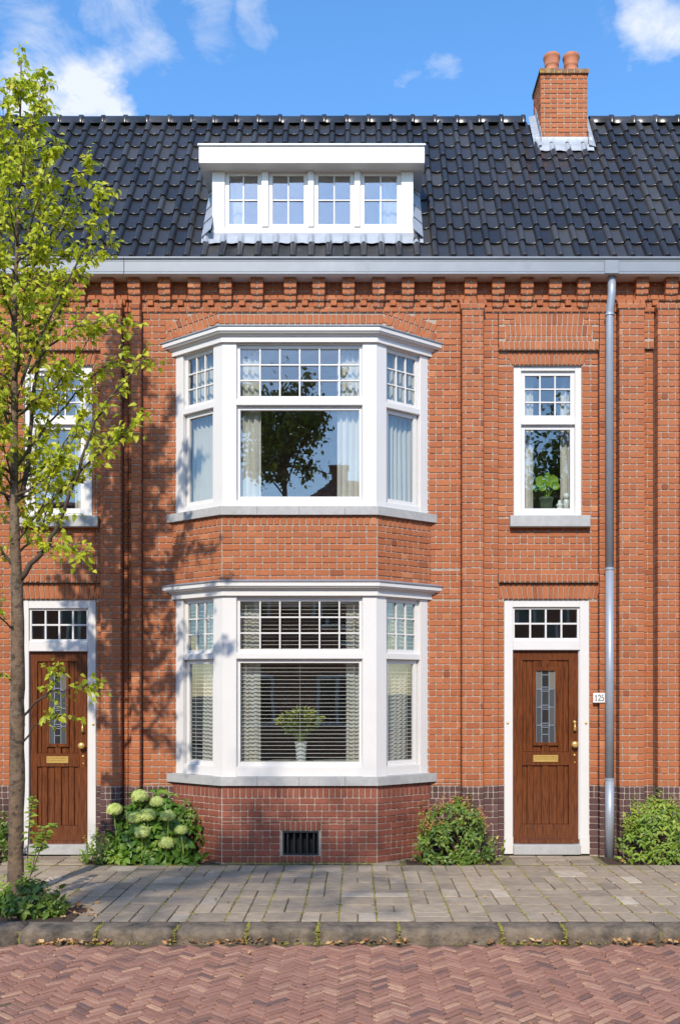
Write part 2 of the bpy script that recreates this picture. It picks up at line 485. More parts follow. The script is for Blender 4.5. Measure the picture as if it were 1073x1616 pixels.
# ------------------------------------------------------------------ bricks
COURSE = 10.07 / 130
JOINT = .0102
def brick_template(w, h, back=.03, e=.0045):
    """pillowed brick: x along, y into the wall (front at y = 0), z up"""
    k = min(w, h) * .12
    def octo(i, y):
        x, z = w / 2 - i, h / 2 - i
        return [(-x + k, y, -z), (x - k, y, -z), (x, y, -z + k), (x, y, z - k), (x - k, y, z), (-x + k, y, z), (-x, y, z - k), (-x, y, -z + k)]
    v = octo(0, back) + octo(0, e) + octo(e, 0)
    q = []
    for r in (0, 8):
        for i in range(8):
            q.append((r + i, r + (i + 1) % 8, r + 8 + (i + 1) % 8, r + 8 + i))
    q += [(16, 17, 18, 19), (16, 19, 20, 23), (20, 21, 22, 23)]
    return np.array(v), np.array(q)
def floor_template(L, w, h, e=.004):
    """a paving brick lying down: x long, z up, top at z = 0"""
    v, q = brick_template(L, w, h, e)
    return np.stack([v[:, 0], v[:, 2], -v[:, 1]], 1), q
_T, _TM = {}, {}
class Brick:
    __slots__ = ('p', 'w', 'h', 'ang', 'roll', 'tint', 'm', 'kind', 'back', 'wt')
    def __init__(s, p, w, h, ang, roll, tint, m, kind='wall', back=.03):
        s.p, s.w, s.h, s.ang, s.roll, s.tint, s.m, s.kind, s.back = Vector(p), round(w / .002) * .002, round(h / .002) * .002, ang, roll, tint, m, kind, round(back, 2)
        px, py, d = proj(s.p)
        inside = 4 < px < 1069 and 4 < py < 1612
        if kind == 'wall':
            f = abs(math.cos(ang) * (s.p.y - CAMY) - math.sin(ang) * (CAMX - s.p.x)) / math.hypot(s.p.y - CAMY, s.p.x - CAMX)
        else:
            f = 2.0 / d
        s.wt = s.w * s.h * f / d ** 2 if inside else -1
    def key(s): return (s.kind, s.w, s.h, s.back)
    def template(s):
        k = s.key()
        if k not in _T:
            _T[k] = brick_template(s.w, s.h, s.back) if s.kind == 'wall' else floor_template(s.w, s.h, s.back)
        return _T[k]
    def mesh(s, name):
        k = s.key() + (s.m, name)
        if k not in _TM:
            v, q = s.template()
            _TM[k] = fast_mesh(name, v, q, s.m)
        return _TM[k]
    def euler(s):
        return (0, s.roll, s.ang) if s.kind == 'wall' else (s.roll * .3, s.roll * .2, s.ang)
    def verts(s):
        v, q = s.template()
        m = np.array(Euler(s.euler()).to_matrix())
        return v @ m.T + np.array(s.p), q
def lay(bricks, parents, name, rest_name, limit=300):
    """bricks: list of (parent key, Brick); the largest in view become parts, the rest one stuff part per parent"""
    order = sorted(range(len(bricks)), key=lambda i: -bricks[i][1].wt)
    single = set(i for i in order[:limit] if bricks[i][1].wt > 0)
    rest = {}
    for i, (k, b) in enumerate(bricks):
        if i in single:
            link(name, b.mesh(name), b.p, parents[k], b.euler(), None, b.tint)
        else:
            rest.setdefault((k, b.m), []).append(b)
    for (k, m), bs in rest.items():
        V, Q, Tn, off = [], [], [], 0
        for b in bs:
            v, q = b.verts()
            V.append(v); Q.append(q + off); off += len(v); Tn += [b.tint] * len(q)
        V = np.concatenate(V); org = np.array(bs[0].p)
        me = fast_mesh(rest_name, V - org, np.concatenate(Q), m, Tn)
        tag(link(rest_name, me, org, parents[k]), kind='stuff')
def rt(lo=0., hi=1.):
    t = random.gauss(.5, .12)
    if random.random() < .035: t += random.choice((-.35, .35))
    return min(1, max(0.001, lo + (hi - lo) * t))
def intervals(u0, u1, holes):
    segs = [(u0, u1)]
    for a, b in holes:
        out = []
        for s, e in segs:
            if b <= s or a >= e: out.append((s, e)); continue
            if a > s: out.append((s, a))
            if b < e: out.append((b, e))
        segs = out
    return [(s, e) for s, e in segs if e - s > .025]
def fill(out, key, face, u0, u1, v0, v1, m='brick', holes=(), course=COURSE, unit=.172, skip=None, proud=.009, w0=0.0, style='cross', vbase=0.0, back=.03, phase=0.0):
    """lay courses on face between u0..u1 and v0..v1; holes are (u0,u1,v0,v1); style cross / soldier / header"""
    if style == 'soldier':
        n = max(1, round((u1 - u0) / course))
        st = (u1 - u0) / n
        for i in range(n):
            u = u0 + st * (i + .5)
            b = Brick(face((u, w0 - proud + random.gauss(0, .001), (v0 + v1) / 2)), st - JOINT, v1 - v0 - JOINT, face.ang, random.gauss(0, .006), rt(), m, 'wall', back)
            out.append((key, b))
        return
    k0 = math.floor((v0 - vbase) / course + 1e-6)
    cuts = {round(v0, 4), round(v1, 4)}
    k = k0
    while vbase + k * course < v1:
        z = vbase + k * course
        if z > v0: cuts.add(round(z, 4))
        k += 1
    for h in holes:
        for z in (h[2], h[3]):
            if v0 < z < v1: cuts.add(round(z, 4))
    cuts = sorted(cuts)
    for a, b in zip(cuts, cuts[1:]):
        if b - a < .028: continue
        zc = (a + b) / 2
        row = math.floor((zc - vbase) / course)
        hs = [(h[0], h[1]) for h in holes if h[2] < zc < h[3]]
        for s, e in intervals(u0, u1, hs):
            header = row % 2 == 0
            L = unit / 2 if header else unit
            if style == 'header': L, header = unit / 2, True
            ph = phase + (0 if header else (unit / 4 if row % 4 == 1 else unit * .75)) + (unit / 4 if header else 0)
            us = [s]
            j = math.floor((s - ph) / L) + 1
            while ph + j * L < e - 1e-4:
                us.append(ph + j * L); j += 1
            us.append(e)
            # merge slivers
            i = 1
            while i < len(us) - 1:
                if us[i] - us[i - 1] < .04 or (i == len(us) - 2 and us[i + 1] - us[i] < .04): us.pop(i)
                else: i += 1
            for x0, x1 in zip(us, us[1:]):
                # headers between stretchers now and then, as bricklayers do
                parts = [(x0, x1)]
                if not header and x1 - x0 > unit * .9 and random.random() < .12:
                    mid = (x0 + x1) / 2; parts = [(x0, mid), (mid, x1)]
                for y0, y1 in parts:
                    uc = (y0 + y1) / 2
                    if skip and skip(uc, zc): continue
                    jj = JOINT * .74
                    bk = Brick(face((uc + random.gauss(0, .0008), w0 - proud + random.gauss(0, .0013), zc + random.gauss(0, .0008))), y1 - y0 - jj, b - a - JOINT, face.ang, random.gauss(0, .005), rt(), m, 'wall', back)
                    out.append((key, bk))

# ------------------------------------------------------------------ the three houses: walls
HB = {}                                            # bricks per house
houses = {}
parents = {}
XL, XR = X(203), X(963)                            # party lines
houses['main'] = empty('brick_house', ((XL + XR) / 2, 0, 0), None, 'red brick terraced house in the middle with white two-storey bay, dormer and chimney', 'house', 'terraced brick houses')
houses['left'] = empty('brick_house', (XL - 1.6, 0, 0), None, 'red brick terraced house behind the young street tree', 'house', 'terraced brick houses')
houses['right'] = empty('brick_house', (XR + 1.0, 0, 0), None, 'narrow strip of red brick terraced house beyond the grey downpipe', 'house', 'terraced brick houses')
for h in houses: HB[h] = []

G = .0
PIL, REC = -.115, .055
Z_TOP, Z_BAND1, Z_BAND0, Z_PL = 7.05, Z(484), Z(494), Z(1240)
Z_PS = Z(1259.5)
BAYC, BAY_HF, BAY_HW, BAY_D = -.462, .90, 1.565, .50

def win_px(h):      # pixel boxes of plain window / door openings in the recess
    return dict(main=((811, 919, 574, 815), (796, 931, 945, 1350)), left=((36, 145, 574, 815), (33, 151, 945, 1350)))[h]

class Zone:
    def __init__(s, x0, x1, yt, yb, w, kind='brick', holes=()): s.x0, s.x1, s.yt, s.yb, s.w, s.kind, s.holes = x0, x1, yt, yb, w, kind, holes
zones = {h: [] for h in houses}
def zone(h, x0, x1, yt, yb, w, style='cross', m=None, holes=(), skip=None, **kw):
    """x in photo pixels at the wall plane; yt/yb in pixels (None: fixed heights)"""
    u0, u1, v0, v1 = X(x0), X(x1), Z(yb), Z(yt)
    zones[h].append((u0, u1, v0, v1, w, [(X(a), X(b), Z(d), Z(c)) for a, b, c, d in holes]))
    hs = [(X(a), X(b), Z(d), Z(c)) for a, b, c, d in holes]
    fill(HB[h], 'wall_' + h, WALL, u0, u1, v0, v1, m or 'brick', hs, skip=skip, w0=w, style=style, vbase=Z_PL, back=.13, **kw)

def voussoirs(h, x0, x1, yt, yb, w, cx, cy, n, m='brick', proud=.012):
    """a flat arch: n bricks fanned from a centre far below (pixels)"""
    for i in range(n):
        t0, t1 = i / n, (i + 1) / n
        px = x0 + (x1 - x0) * (t0 + t1) / 2
        py = (yt + yb) / 2
        roll = math.atan2(px - cx, cy - py)
        bw = (x1 - x0) / n / 130 * math.cos(roll) - JOINT
        bh = (yb - yt) / 130 / max(.8, math.cos(roll)) - JOINT * .7
        HB[h].append(('wall_' + h, Brick(WALL((X(px), w - proud, Z(py))), bw, bh, 0, roll, rt(), m)))

# slanted soldier rings that follow the bay cornice
AR = [(262, 531), (345, 500.5), (605, 500.5), (688, 531)]
def arch_zone(u, v):
    x, y = VX + (u - CAMX) * 130, VY - (v - CAMZ) * 130
    if y < 496.5 or y > 556 or x < 261 or x > 689: return False
    if 338 <= x <= 612: return y > 496
    lim = None
    if 240 <= x < 345: lim = 500.5 + (345 - x) * .37
    if 605 < x <= 706: lim = 500.5 + (x - 605) * .37
    return lim is not None and lim - 19 < y < lim + 5
MAIN_SKIP = arch_zone

def arch_skip(cx, yt, yb, hb, ht):
    def f(u, v):
        x, y = VX + (u - CAMX) * 130, VY - (v - CAMZ) * 130
        return yt < y < yb and abs(x - cx) < ht + (hb - ht) * (y - yt) / (yb - yt)
    return f
def walls():
    # --- main house
    zone('main', 203, 211, 494, 1240, 0)
    zone('main', 211, 225, 494, 1240, PIL, unit=.216)
    zone('main', 225, 727, 494, 1240, 0, holes=[(284, 664, 556, 900), (284, 664, 946, 1236)], skip=MAIN_SKIP)
    zone('main', 727, 761, 494, 1240, PIL, phase=X(727))
    zone('main', 761, 786, 494, 1240, 0)
    zone('main', 786, 945, 552, 906, REC, holes=[(811, 919, 574, 815), (806, 923, 552, 574)])
    zone('main', 786, 945, 919, 1240, REC, holes=[(796, 931, 945, 1240), (786.5, 944.5, 919, 945)])
    zone('main', 945, 963, 494, 1240, 0)
    # tall flat arch over the recess: staggered soldier rows
    zones['main'].append((X(786), X(945), Z(552), Z(494), 0, []))
    for (x0, x1, yt, yb, c) in ((812, 920, 494.5, 513, 8.1), (797, 934, 513, 531, 8.1), (797, 934, 531, 538, 8.1), (786, 945, 538, 552, 8.3)):
        n = round((x1 - x0) / c)
        voussoirs('main', x0, x1, yt, yb, 0, 865.5, 1150, n, proud=.007)
    for (x0, x1) in ((786, 812), (920, 945)):
        fill(HB['main'], 'wall_main', WALL, X(x0), X(x1), Z(513), Z(494.5), unit=.13, vbase=Z_PL)
    for (x0, x1) in ((786, 797), (934, 945)):
        fill(HB['main'], 'wall_main', WALL, X(x0), X(x1), Z(538), Z(513), unit=.085, vbase=Z_PL)
    voussoirs('main', 804, 925, 552.5, 574, REC, 864.5, 760, 17)
    voussoirs('main', 784, 947, 919.5, 945, REC, 865.5, 1230, 20)
    # soldier course over the door recess
    zones['main'].append((X(786), X(945), Z(919), Z(906), -.004, []))
    fill(HB['main'], 'wall_main', WALL, X(787), X(944.5), Z(919), Z(906), course=8.2 / 130, style='soldier', w0=-.004, back=.06)
    # rings over the bay
    for ring, (dy, hh) in enumerate(((0, 13.5), (-14.0, 13.5))):
        for a, b in ((AR[0], AR[1]), (AR[3], AR[2])):
            L = math.hypot(b[0] - a[0], b[1] - a[1]); n = round(L / 9.3)
            sl_ = math.atan2(a[1] - b[1], abs(b[0] - a[0]))
            for i in range(n):
                t = (i + .5) / n
                x = a[0] + (b[0] - a[0]) * t; y = a[1] + (b[1] - a[1]) * t + dy + 2
                fan = (.10 - .30 * (1 - t))
                roll = (-sl_ + .12 * (1 - t) * 0) * (1 if a[0] < b[0] else -1)
                if ring == 1 and y < 490: continue
                HB['main'].append(('wall_main', Brick(WALL((X(x), -.011, Z(y))), L / n / 130 - JOINT, hh / 130 - JOINT, 0, roll, rt(), 'brick')))
    fill(HB['main'], 'wall_main', WALL, X(345), X(605), Z(512), Z(496), course=9.3 / 130, style='soldier')
    # --- left house
    zone('left', 195, 203, 494, 1240, 0)
    zone('left', 163, 195, 494, 1240, PIL, phase=X(163))
    zone('left', 23, 163, 552, 906, REC, holes=[(36, 145, 574, 815), (32, 149, 552, 574)])
    zone('left', 23, 163, 919, 1240, REC, holes=[(33, 151, 945, 1240), (23.5, 162.5, 919, 945)])
    zones['left'].append((X(23), X(163), Z(552), Z(494), 0, []))
    fill(HB['left'], 'wall_left', WALL, X(23), X(163), Z(513), Z(494.5), vbase=Z_PL)
    for (yt, yb) in ((513, 531), (531, 538), (538, 552)):
        voussoirs('left', 23, 163, yt, yb, 0, 93, 1150, 17, proud=.007)
    voussoirs('left', 30, 151, 552.5, 574, REC, 90, 760, 17)
    voussoirs('left', 21, 165, 919.5, 945, REC, 93, 1230, 18)
    zones['left'].append((X(23), X(163), Z(919), Z(906), -.004, []))
    fill(HB['left'], 'wall_left', WALL, X(24), X(162.5), Z(919), Z(906), course=8.2 / 130, style='soldier', w0=-.004, back=.06)
    zone('left', -5, 23, 494, 1240, 0)
    zone('left', -39, -5, 494, 1240, PIL)
    zone('left', -320, -39, 494, 1240, 0)
    # --- right house
    zone('right', 963, 972, 494, 1240, 0)
    zone('right', 972, 1012, 494, 1240, PIL, phase=X(972))
    zone('right', 1012, 1032, 494, 538, 0)
    fill(HB['right'], 'wall_right', WALL, X(1012), X(1032), Z(550), Z(538), course=8 / 130, style='soldier')
    zones['right'].append((X(1012), X(1032), Z(550), Z(538), 0, []))
    zone('right', 1012, 1032, 550, 1240, .045)
    zone('right', 1032, 1066, 494, 1240, PIL, phase=X(1032))
    zone('right', 1066, 1338, 494, 1240, PIL, phase=X(1032))
    # --- dark plinth: two rows of squares, then courses
    PLZ = dict(main=[(203, 211, 0), (211, 225, PIL), (225, 284, 0), (664, 727, 0), (727, 761, PIL), (761, 786, 0), (786, 796, REC), (931, 945, REC), (945, 963, 0)],
               left=[(-320, -39, 0), (-39, -5, PIL), (-5, 23, 0), (23, 33, REC), (151, 163, REC), (163, 195, PIL), (195, 203, 0)],
               right=[(963, 972, 0), (972, 1012, PIL), (1012, 1032, .045), (1032, 1338, PIL)])
    for h, lst in PLZ.items():
        for a, b, w in lst:
            w2 = w - .012
            zones[h].append((X(a), X(b), -.02, Z_PL, w2, []))
            for v0, v1 in ((Z_PL - .075, Z_PL), (Z_PL - .15, Z_PL - .075)):
                fill(HB[h], 'wall_' + h, WALL, X(a), X(b), v0, v1, 'brick_plinth', course=8.6 / 130, style='soldier', w0=w2, back=.12)
            fill(HB[h], 'wall_' + h, WALL, X(a), X(b), 0, Z_PL - .15, 'brick_plinth', w0=w2, vbase=0, back=.12, course=(Z_PL - .15) / 9)
    # --- corbel table under the gutter
    br = [-289, -243, -197, -150, -104, -57, -10, 36, 82, 128, 174, 215, 262, 309, 358, 407, 459, 503.5, 550, 597, 643, 691, 741, 784, 829, 873, 917.5, 1009, 1055, 1101, 1147, 1193, 1239, 1285, 1328]
    lims = dict(left=(-320, 203), main=(203, 963), right=(963, 1338))
    for h, (a, b) in lims.items():
        # back wall of the corbel zone, projecting course, dentil course, string course
        zones[h].append((X(a), X(b), Z(470), Z_TOP, 0.02, []))
        fill(HB[h], 'wall_' + h, WALL, X(a), X(b), Z(467), Z(432), vbase=Z(467), w0=.02, course=.068)
        zones[h].append((X(a), X(b), Z(475.5), Z(470), -.022, []))
        fill(HB[h], 'wall_' + h, WALL, X(a), X(b), Z(475.5), Z(467), vbase=Z(475.5), w0=-.028, course=.09, back=.06, unit=.2)
        zones[h].append((X(a), X(b), Z(485.5), Z(475.5), .006, []))
        fill(HB[h], 'wall_' + h, WALL, X(a), X(b), Z(485.5), Z(475.5), vbase=Z(485.5), w0=.006, course=.09)
        zones[h].append((X(a), X(b), Z(494), Z(485.5), -.012, []))
        fill(HB[h], 'wall_' + h, WALL, X(a), X(b), Z(494), Z(485.5), vbase=Z(494), w0=-.016, course=.09, back=.05, unit=.19)
        # string course breaks forward over the pilasters
        for p0, p1 in dict(main=((211, 225), (724, 763)), left=((161, 197), (-41, -3)), right=((970, 1014), (1030, 1338)))[h]:
            zones[h].append((X(p0) + .004, X(p1) - .004, Z(494), Z(485.5), PIL - .010, []))
            fill(HB[h], 'wall_' + h, WALL, X(p0), X(p1), Z(494), Z(485.5), vbase=Z(494), w0=PIL - .016, course=.09, back=.12, unit=.19, proud=.004)
            if p1 - p0 < 60:
                fill(HB[h], 'wall_' + h, WALL, X(p0), X(p1), Z(485.5), Z(476.5), vbase=Z(485.5), w0=PIL + .03, course=.09, back=.1, unit=.17)
    for i, c in enumerate(br):
        h = 'left' if c < 203 else 'main' if c < 963 else 'right'
        zt = 6.972
        for (pr, hw) in ((.128, 10.3), (.128, 10.3), (.104, 9.9), (.078, 9.4), (.05, 8.8)):
            for s in (-1, 1):
                HB[h].append(('wall_' + h, Brick((X(c) + s * hw / 260, -pr + random.gauss(0, .0015), zt - .0335), hw / 130 - .007, .058, 0, random.gauss(0, .006), rt(), 'brick', 'wall', pr + .03)))
            zones[h].append((X(c - hw) + .006, X(c + hw) - .006, zt - .066, zt, -pr + .007, []))
            zt -= .0665
        if i + 1 < len(br):
            d = (c + br[i + 1]) / 2
            hh = 'left' if d < 203 else 'main' if d < 963 else 'right'
            if not (955 < d < 970):
                HB[hh].append(('wall_' + hh, Brick((X(d), -.045, Z(480)), .072, .062, 0, random.gauss(0, .01), rt(), 'brick', 'wall', .06)))
walls()
for h, zs in zones.items():
    mb = MB()
    for (u0, u1, v0, v1, w, holes) in zs:
        # split round the holes
        us = sorted({u0, u1, *[q for a, b, c, d in holes for q in (a, b) if u0 < q < u1]})
        vs_ = sorted({v0, v1, *[q for a, b, c, d in holes for q in (c, d) if v0 < q < v1]})
        for a, b in zip(us, us[1:]):
            for c, d in zip(vs_, vs_[1:]):
                uc, vc = (a + b) / 2, (c + d) / 2
                # arches keep their mortar behind the bricks, real openings do not
                if any(hh[0] < uc < hh[1] and hh[2] < vc < hh[3] and hh[3] - hh[2] > .35 for hh in holes): continue
                e = .007
                mb._box((a + (e if a == us[0] else 0), w, c), (b - (e if b == us[-1] else 0), .14, d), 0, 0, None)
                mb._box((a, .142, c), (b, .26, d), 0, 0, None)
    parents['wall_' + h] = mb.build('wall', 'mortar', houses[h])

# ------------------------------------------------------------------ bay: brick body, cornices, sills
def bay_line(off, yb=0.0):
    """outline of the bay pushed out by off: wall end, front corner, front corner, wall end"""
    c, hf, hw, d = BAYC, BAY_HF, BAY_HW, BAY_D
    dx, dy = hw - hf, d
    L = math.hypot(dx, dy)
    nx, ny = -dy / L, -dx / L
    x0, y0 = c - hw + nx * off, ny * off
    def at_y(y):
        t = (y - y0) / (-dy)
        return x0 + dx * t
    yf = -d - off
    a, b = at_y(yb), at_y(yf)
    return [Vector((a, yb)), Vector((b, yf)), Vector((2 * c - b, yf)), Vector((2 * c - a, yb))]
def bay_faces(off):
    p = [Vector((*q, 0)) for q in bay_line(off)]
    out = []
    for a, b in zip(p, p[1:]):
        u = (b - a).normalized()
        out.append((Face(a, u, (u.y, -u.x, 0)), (b - a).length))
    return out
mainh = houses['main']
bayp = empty('bay_window', (BAYC, -BAY_D, 0), mainh)
# mortar bodies
# the vent opening is cut in the front of the base: build the base as pieces round it
mb = MB()
VX0, VX1, VZ0, VZ1 = X(446, -.5), X(503, -.5), Z(1350, -.5), Z(1311, -.5)
L = bay_line(0, .2)
mb.prism([(p.x, p.y) for p in L], VZ1, .905)
mb.prism([(p.x, p.y) for p in L], -.02, VZ0)
mb.prism([(L[0].x, L[0].y), (L[1].x, L[1].y), (VX0, -BAY_D), (VX0, .2)], VZ0, VZ1)
mb.prism([(VX1, .2), (VX1, -BAY_D), (L[2].x, L[2].y), (L[3].x, L[3].y)], VZ0, VZ1)
parents['bay'] = mb.build('bay_base', 'mortar', mainh)
mb = MB(); mb.prism([(p.x, p.y) for p in L], 3.262, 4.045)
parents['apron'] = mb.build('bay_apron', 'mortar', mainh)
BF = bay_faces(0)
for i, (f, ln) in enumerate(BF):
    a, b = (.0, ln) if i != 1 else (0, ln)
    e = .003
    # upper apron
    fill(HB['main'], 'apron', f, a + e, b - e, 4.037 - .115, 4.037, style='soldier', course=.076)
    fill(HB['main'], 'apron', f, a + e, b - e, 3.262, 4.037 - .115, vbase=3.262, course=(4.037 - .115 - 3.262) / 9, unit=.172 if i == 1 else .166)
    # base
    hol = [(VX0 - f.o.x, VX1 - f.o.x, VZ0, VZ1)] if i == 1 else []
    fill(HB['main'], 'bay', f, a + e, b - e, .755, .90, 'brick_base', style='soldier', course=.068)
    if i == 1:
        hol2 = [(VX0 - f.o.x - .03, VX1 - f.o.x + .03, VZ0 - .09, VZ1 + .115)]
        u0, u1 = VX0 - f.o.x, VX1 - f.o.x
        fill(HB['main'], 'bay', f, u0 - .03, u1 + .03, VZ1, VZ1 + .115, 'brick_base', style='soldier', course=.06)
        fill(HB['main'], 'bay', f, u0 - .03, u1 + .03, VZ0 - .085, VZ0, 'brick_base', style='soldier', course=.075, proud=.012)
    else:
        hol2 = []
    fill(HB['main'], 'bay', f, a + e, b - e, 0.0, .755, 'brick_base', hol2, vbase=0, course=.755 / 10, unit=.172 if i == 1 else .166)
# vent grille
vg = MB()
f1 = BF[1][0]
u0, u1 = VX0 - f1.o.x, VX1 - f1.o.x
for q in ((u0, u1, VZ0, VZ0 + .02), (u0, u1, VZ1 - .025, VZ1), (u0, u0 + .02, VZ0 + .02, VZ1 - .025), (u1 - .02, u1, VZ0 + .02, VZ1 - .025)):
    f1.box(vg, q[0], q[1], q[2], q[3], -.002, .05)
vent = vg.build('vent_grille', 'iron', mainh)
for k in range(5):
    uu = u0 + .02 + (u1 - u0 - .04) * (k + .5) / 5
    b_ = MB(); f1.box(b_, uu - .011, uu + .011, VZ0 + .02, VZ1 - .025, .015, .04); b_.build('grille_bar', 'iron', vent)
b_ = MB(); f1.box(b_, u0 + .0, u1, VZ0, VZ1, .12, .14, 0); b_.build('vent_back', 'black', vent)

def pts(poly): return [(p.x, p.y) for p in poly]
def bay_layer(mb, z0, z1, o0, o1, yb=.04):
    mb.prism(pts(bay_line(o0, yb)), z0, z1, poly1=pts(bay_line(o1, yb)))
def cornice(ztop, zbot):
    h = ztop - zbot
    mb = MB()
    bay_layer(mb, zbot, zbot + h * .36, .012, .012)                      # frieze
    bay_layer(mb, zbot + h * .36, zbot + h * .44, .022, .03)             # bed mould
    bay_layer(mb, zbot + h * .44, zbot + h * .50, .034, .034)
    bay_layer(mb, zbot + h * .50, zbot + h * .62, .062, .078)            # crown mould
    bay_layer(mb, zbot + h * .62, zbot + h * .9, .084, .084)
    o = mb.build('cornice', 'white', bayp)
    mb = MB()
    bay_layer(mb, zbot + h * .9, ztop - .006, .098, .1)
    mb.prism(pts(bay_line(.096, .03)), ztop - .006, ztop + .05, poly1=pts(bay_line(-.12, .03)))
    mb.build('cornice_capping', 'zinc', bayp)
def bay_sill(z0, z1):
    """stone sill in blocks"""
    l = bay_line(.05, .03); inn = bay_line(-.2, .03)
    cuts = [0, .235, .5, .79, 1]
    fr = [l[1].lerp(l[2], t) for t in cuts]
    g = .0015
    def blk(poly):
        mb = MB(); mb.prism(poly, z0, z1); mb.build('sill_stone', 'stone', bayp)
    blk([pts(l)[0], pts(l)[1], (l[1].x, -.25), (l[0].x + .3, .03)])
    for a, b in zip(fr, fr[1:]):
        blk([(a.x + g, a.y), (b.x - g, b.y), (b.x - g, -.25), (a.x + g, -.25)])
    blk([pts(l)[2], pts(l)[3], (l[3].x - .3, .03), (l[2].x, -.25)])

def sash(face, parent, u0, u1, v0, v1, w, rail, nx, ny, bar=.018, bot=None, pane_name='pane', gl='glass', depth=.04):
    """a glazed sash: frame, glazing bars and separate panes"""
    bot = bot or rail
    mb = MB()
    face.box(mb, u0, u0 + rail, v0, v1, w, w + depth, .003); face.box(mb, u1 - rail, u1, v0, v1, w, w + depth, .003)
    face.box(mb, u0 + rail, u1 - rail, v1 - rail, v1, w + .001, w + depth, .003); face.box(mb, u0 + rail, u1 - rail, v0, v0 + bot, w + .001, w + depth, .003)
    mb.build('sash', 'white', parent)
    a, b, c, d = u0 + rail, u1 - rail, v0 + bot, v1 - rail
    for i in range(1, nx):
        u = a + (b - a) * i / nx
        mb = MB(); face.box(mb, u - bar / 2, u + bar / 2, c, d, w + .004, w + depth - .004, .003); mb.build('glazing_bar', 'white', parent)
    for j in range(1, ny):
        v = c + (d - c) * j / ny
        mb = MB(); face.box(mb, a, b, v - bar / 2, v + bar / 2, w + .006, w + depth - .006, .003); mb.build('glazing_bar', 'white', parent)
    for i in range(nx):
        for j in range(ny):
            p0, p1 = a + (b - a) * i / nx, a + (b - a) * (i + 1) / nx
            q0, q1 = c + (d - c) * j / ny, c + (d - c) * (j + 1) / ny
            e = .002 if (nx * ny > 1) else .0
            # old panes never lie in quite the same plane
            t1, t2 = random.gauss(0, .0013), random.gauss(0, .0013)
            mb = MB()
            vs_ = []
            for dw in (0, .004):
                for (pu, pv) in ((p0 + e, q0 + e), (p1 - e, q0 + e), (p1 - e, q1 - e), (p0 + e, q1 - e)):
                    vs_.append(face((pu, w + depth * .55 + dw + t1 * (1 if pu == p0 + e else -1) + t2 * (1 if pv == q0 + e else -1), pv)))
            mb.add(vs_, [(0, 1, 2, 3), (7, 6, 5, 4), (0, 4, 5, 1), (1, 5, 6, 2), (2, 6, 7, 3), (3, 7, 4, 0)])
            mb.build(pane_name, gl, parent)

def bay_glazing(zhead, gu1, gu0, gl1, gl0, zbot):
    faces = bay_faces(-.02)
    side = .15
    zt0, zt1 = gl1 + .045, gu0 - .045                   # transom between the sashes
    # corner posts
    l = bay_line(-.02, .05)
    inn = bay_line(-.14, .05)
    mb = None
    for a, k, ia in ((l[1], 1, inn[1]), (l[2], 2, inn[2])):
        nb = l[0] if k == 1 else l[3]; fb = l[2] if k == 1 else l[1]
        ds, df = (nb - a).normalized(), (fb - a).normalized()
        poly = [a + df * .158, a, a + ds * side, ia + ds * side, ia, ia + df * .158]
        if k == 1: poly = poly[::-1]
        mb = MB(); mb.prism(pts(poly), zbot, zhead)
        mb.prism(pts([p + (p - ia).normalized() * .004 if j in ((0, 1, 2) if k == 2 else (3, 4, 5)) else p for j, p in enumerate(poly)]), zbot, zbot + .055)
        mb.build('corner_post', 'white', bayp)
    for i, (f, ln) in enumerate(faces):
        u0, u1 = (.155, ln - .155) if i == 1 else (.13, ln - side) if i == 0 else (side, ln - .13)
        mb = MB()
        if i != 1:
            a, b = (0.0, .13) if i == 0 else (ln - .13, ln)
            f.box(mb, a, b, zbot, zhead, -.002, .11, .004)
        mb.build('frame', 'white', bayp) if mb.v else None
        mb = MB()
        f.box(mb, u0, u1, gu1 + .05, zhead, .012, .11, .003); mb.build('head', 'white', bayp); mb = MB()
        f.box(mb, u0, u1, zt0, zt1, .002, .11, .006); mb.build('transom', 'white', bayp); mb = MB()
        f.box(mb, u0, u1, zbot, gl0 - .055, .006, .11, .004); mb.build('bottom_member', 'white', bayp)
        nx = 6 if i == 1 else 3
        r = .046 if i == 1 else .05
        sash(f, bayp, u0, u1, zt1, gu1 + .05, .04, .045, nx, 3)
        ew = .0 if i == 1 else .012
        sash(f, bayp, u0 + ew, u1 - ew, gl0 - .055, zt0, .048, r, 1, 1, bot=.055)
UP = dict(zhead=Z(540, -.5), gu1=Z(549, -.49), gu0=Z(623, -.49), gl1=Z(645, -.49), gl0=Z(782, -.49), zbot=Z(800, -.5))
LO = dict(zhead=Z(940, -.5), gu1=Z(949, -.49), gu0=Z(1024, -.49), gl1=Z(1046, -.49), gl0=Z(1203, -.49), zbot=Z(1226, -.5))
cornice(Z(512.5, -.58), UP['zhead'])
cornice(Z(915.5, -.58), LO['zhead'])
bay_sill(4.037, UP['zbot'])
bay_sill(.90, LO['zbot'])
bay_glazing(**UP)
bay_glazing(**LO)
# window boards and the ceiling boards inside the bay
mb = MB(); mb.prism(pts(bay_line(-.16, .3)), LO['gl0'] - .05, LO['gl0'] - .02); mb.build('window_board', 'white', bayp)
mb = MB(); mb.prism(pts(bay_line(-.16, .3)), UP['gl0'] - .05, UP['gl0'] - .02); mb.build('window_board', 'white', bayp)
mb = MB(); mb.prism(pts(bay_line(-.05, .3)), LO['zhead'] + .01, LO['zhead'] + .03); mb.prism(pts(bay_line(-.05, .3)), UP['zhead'] + .01, UP['zhead'] + .03); mb.build('bay_ceiling', 'white', bayp)

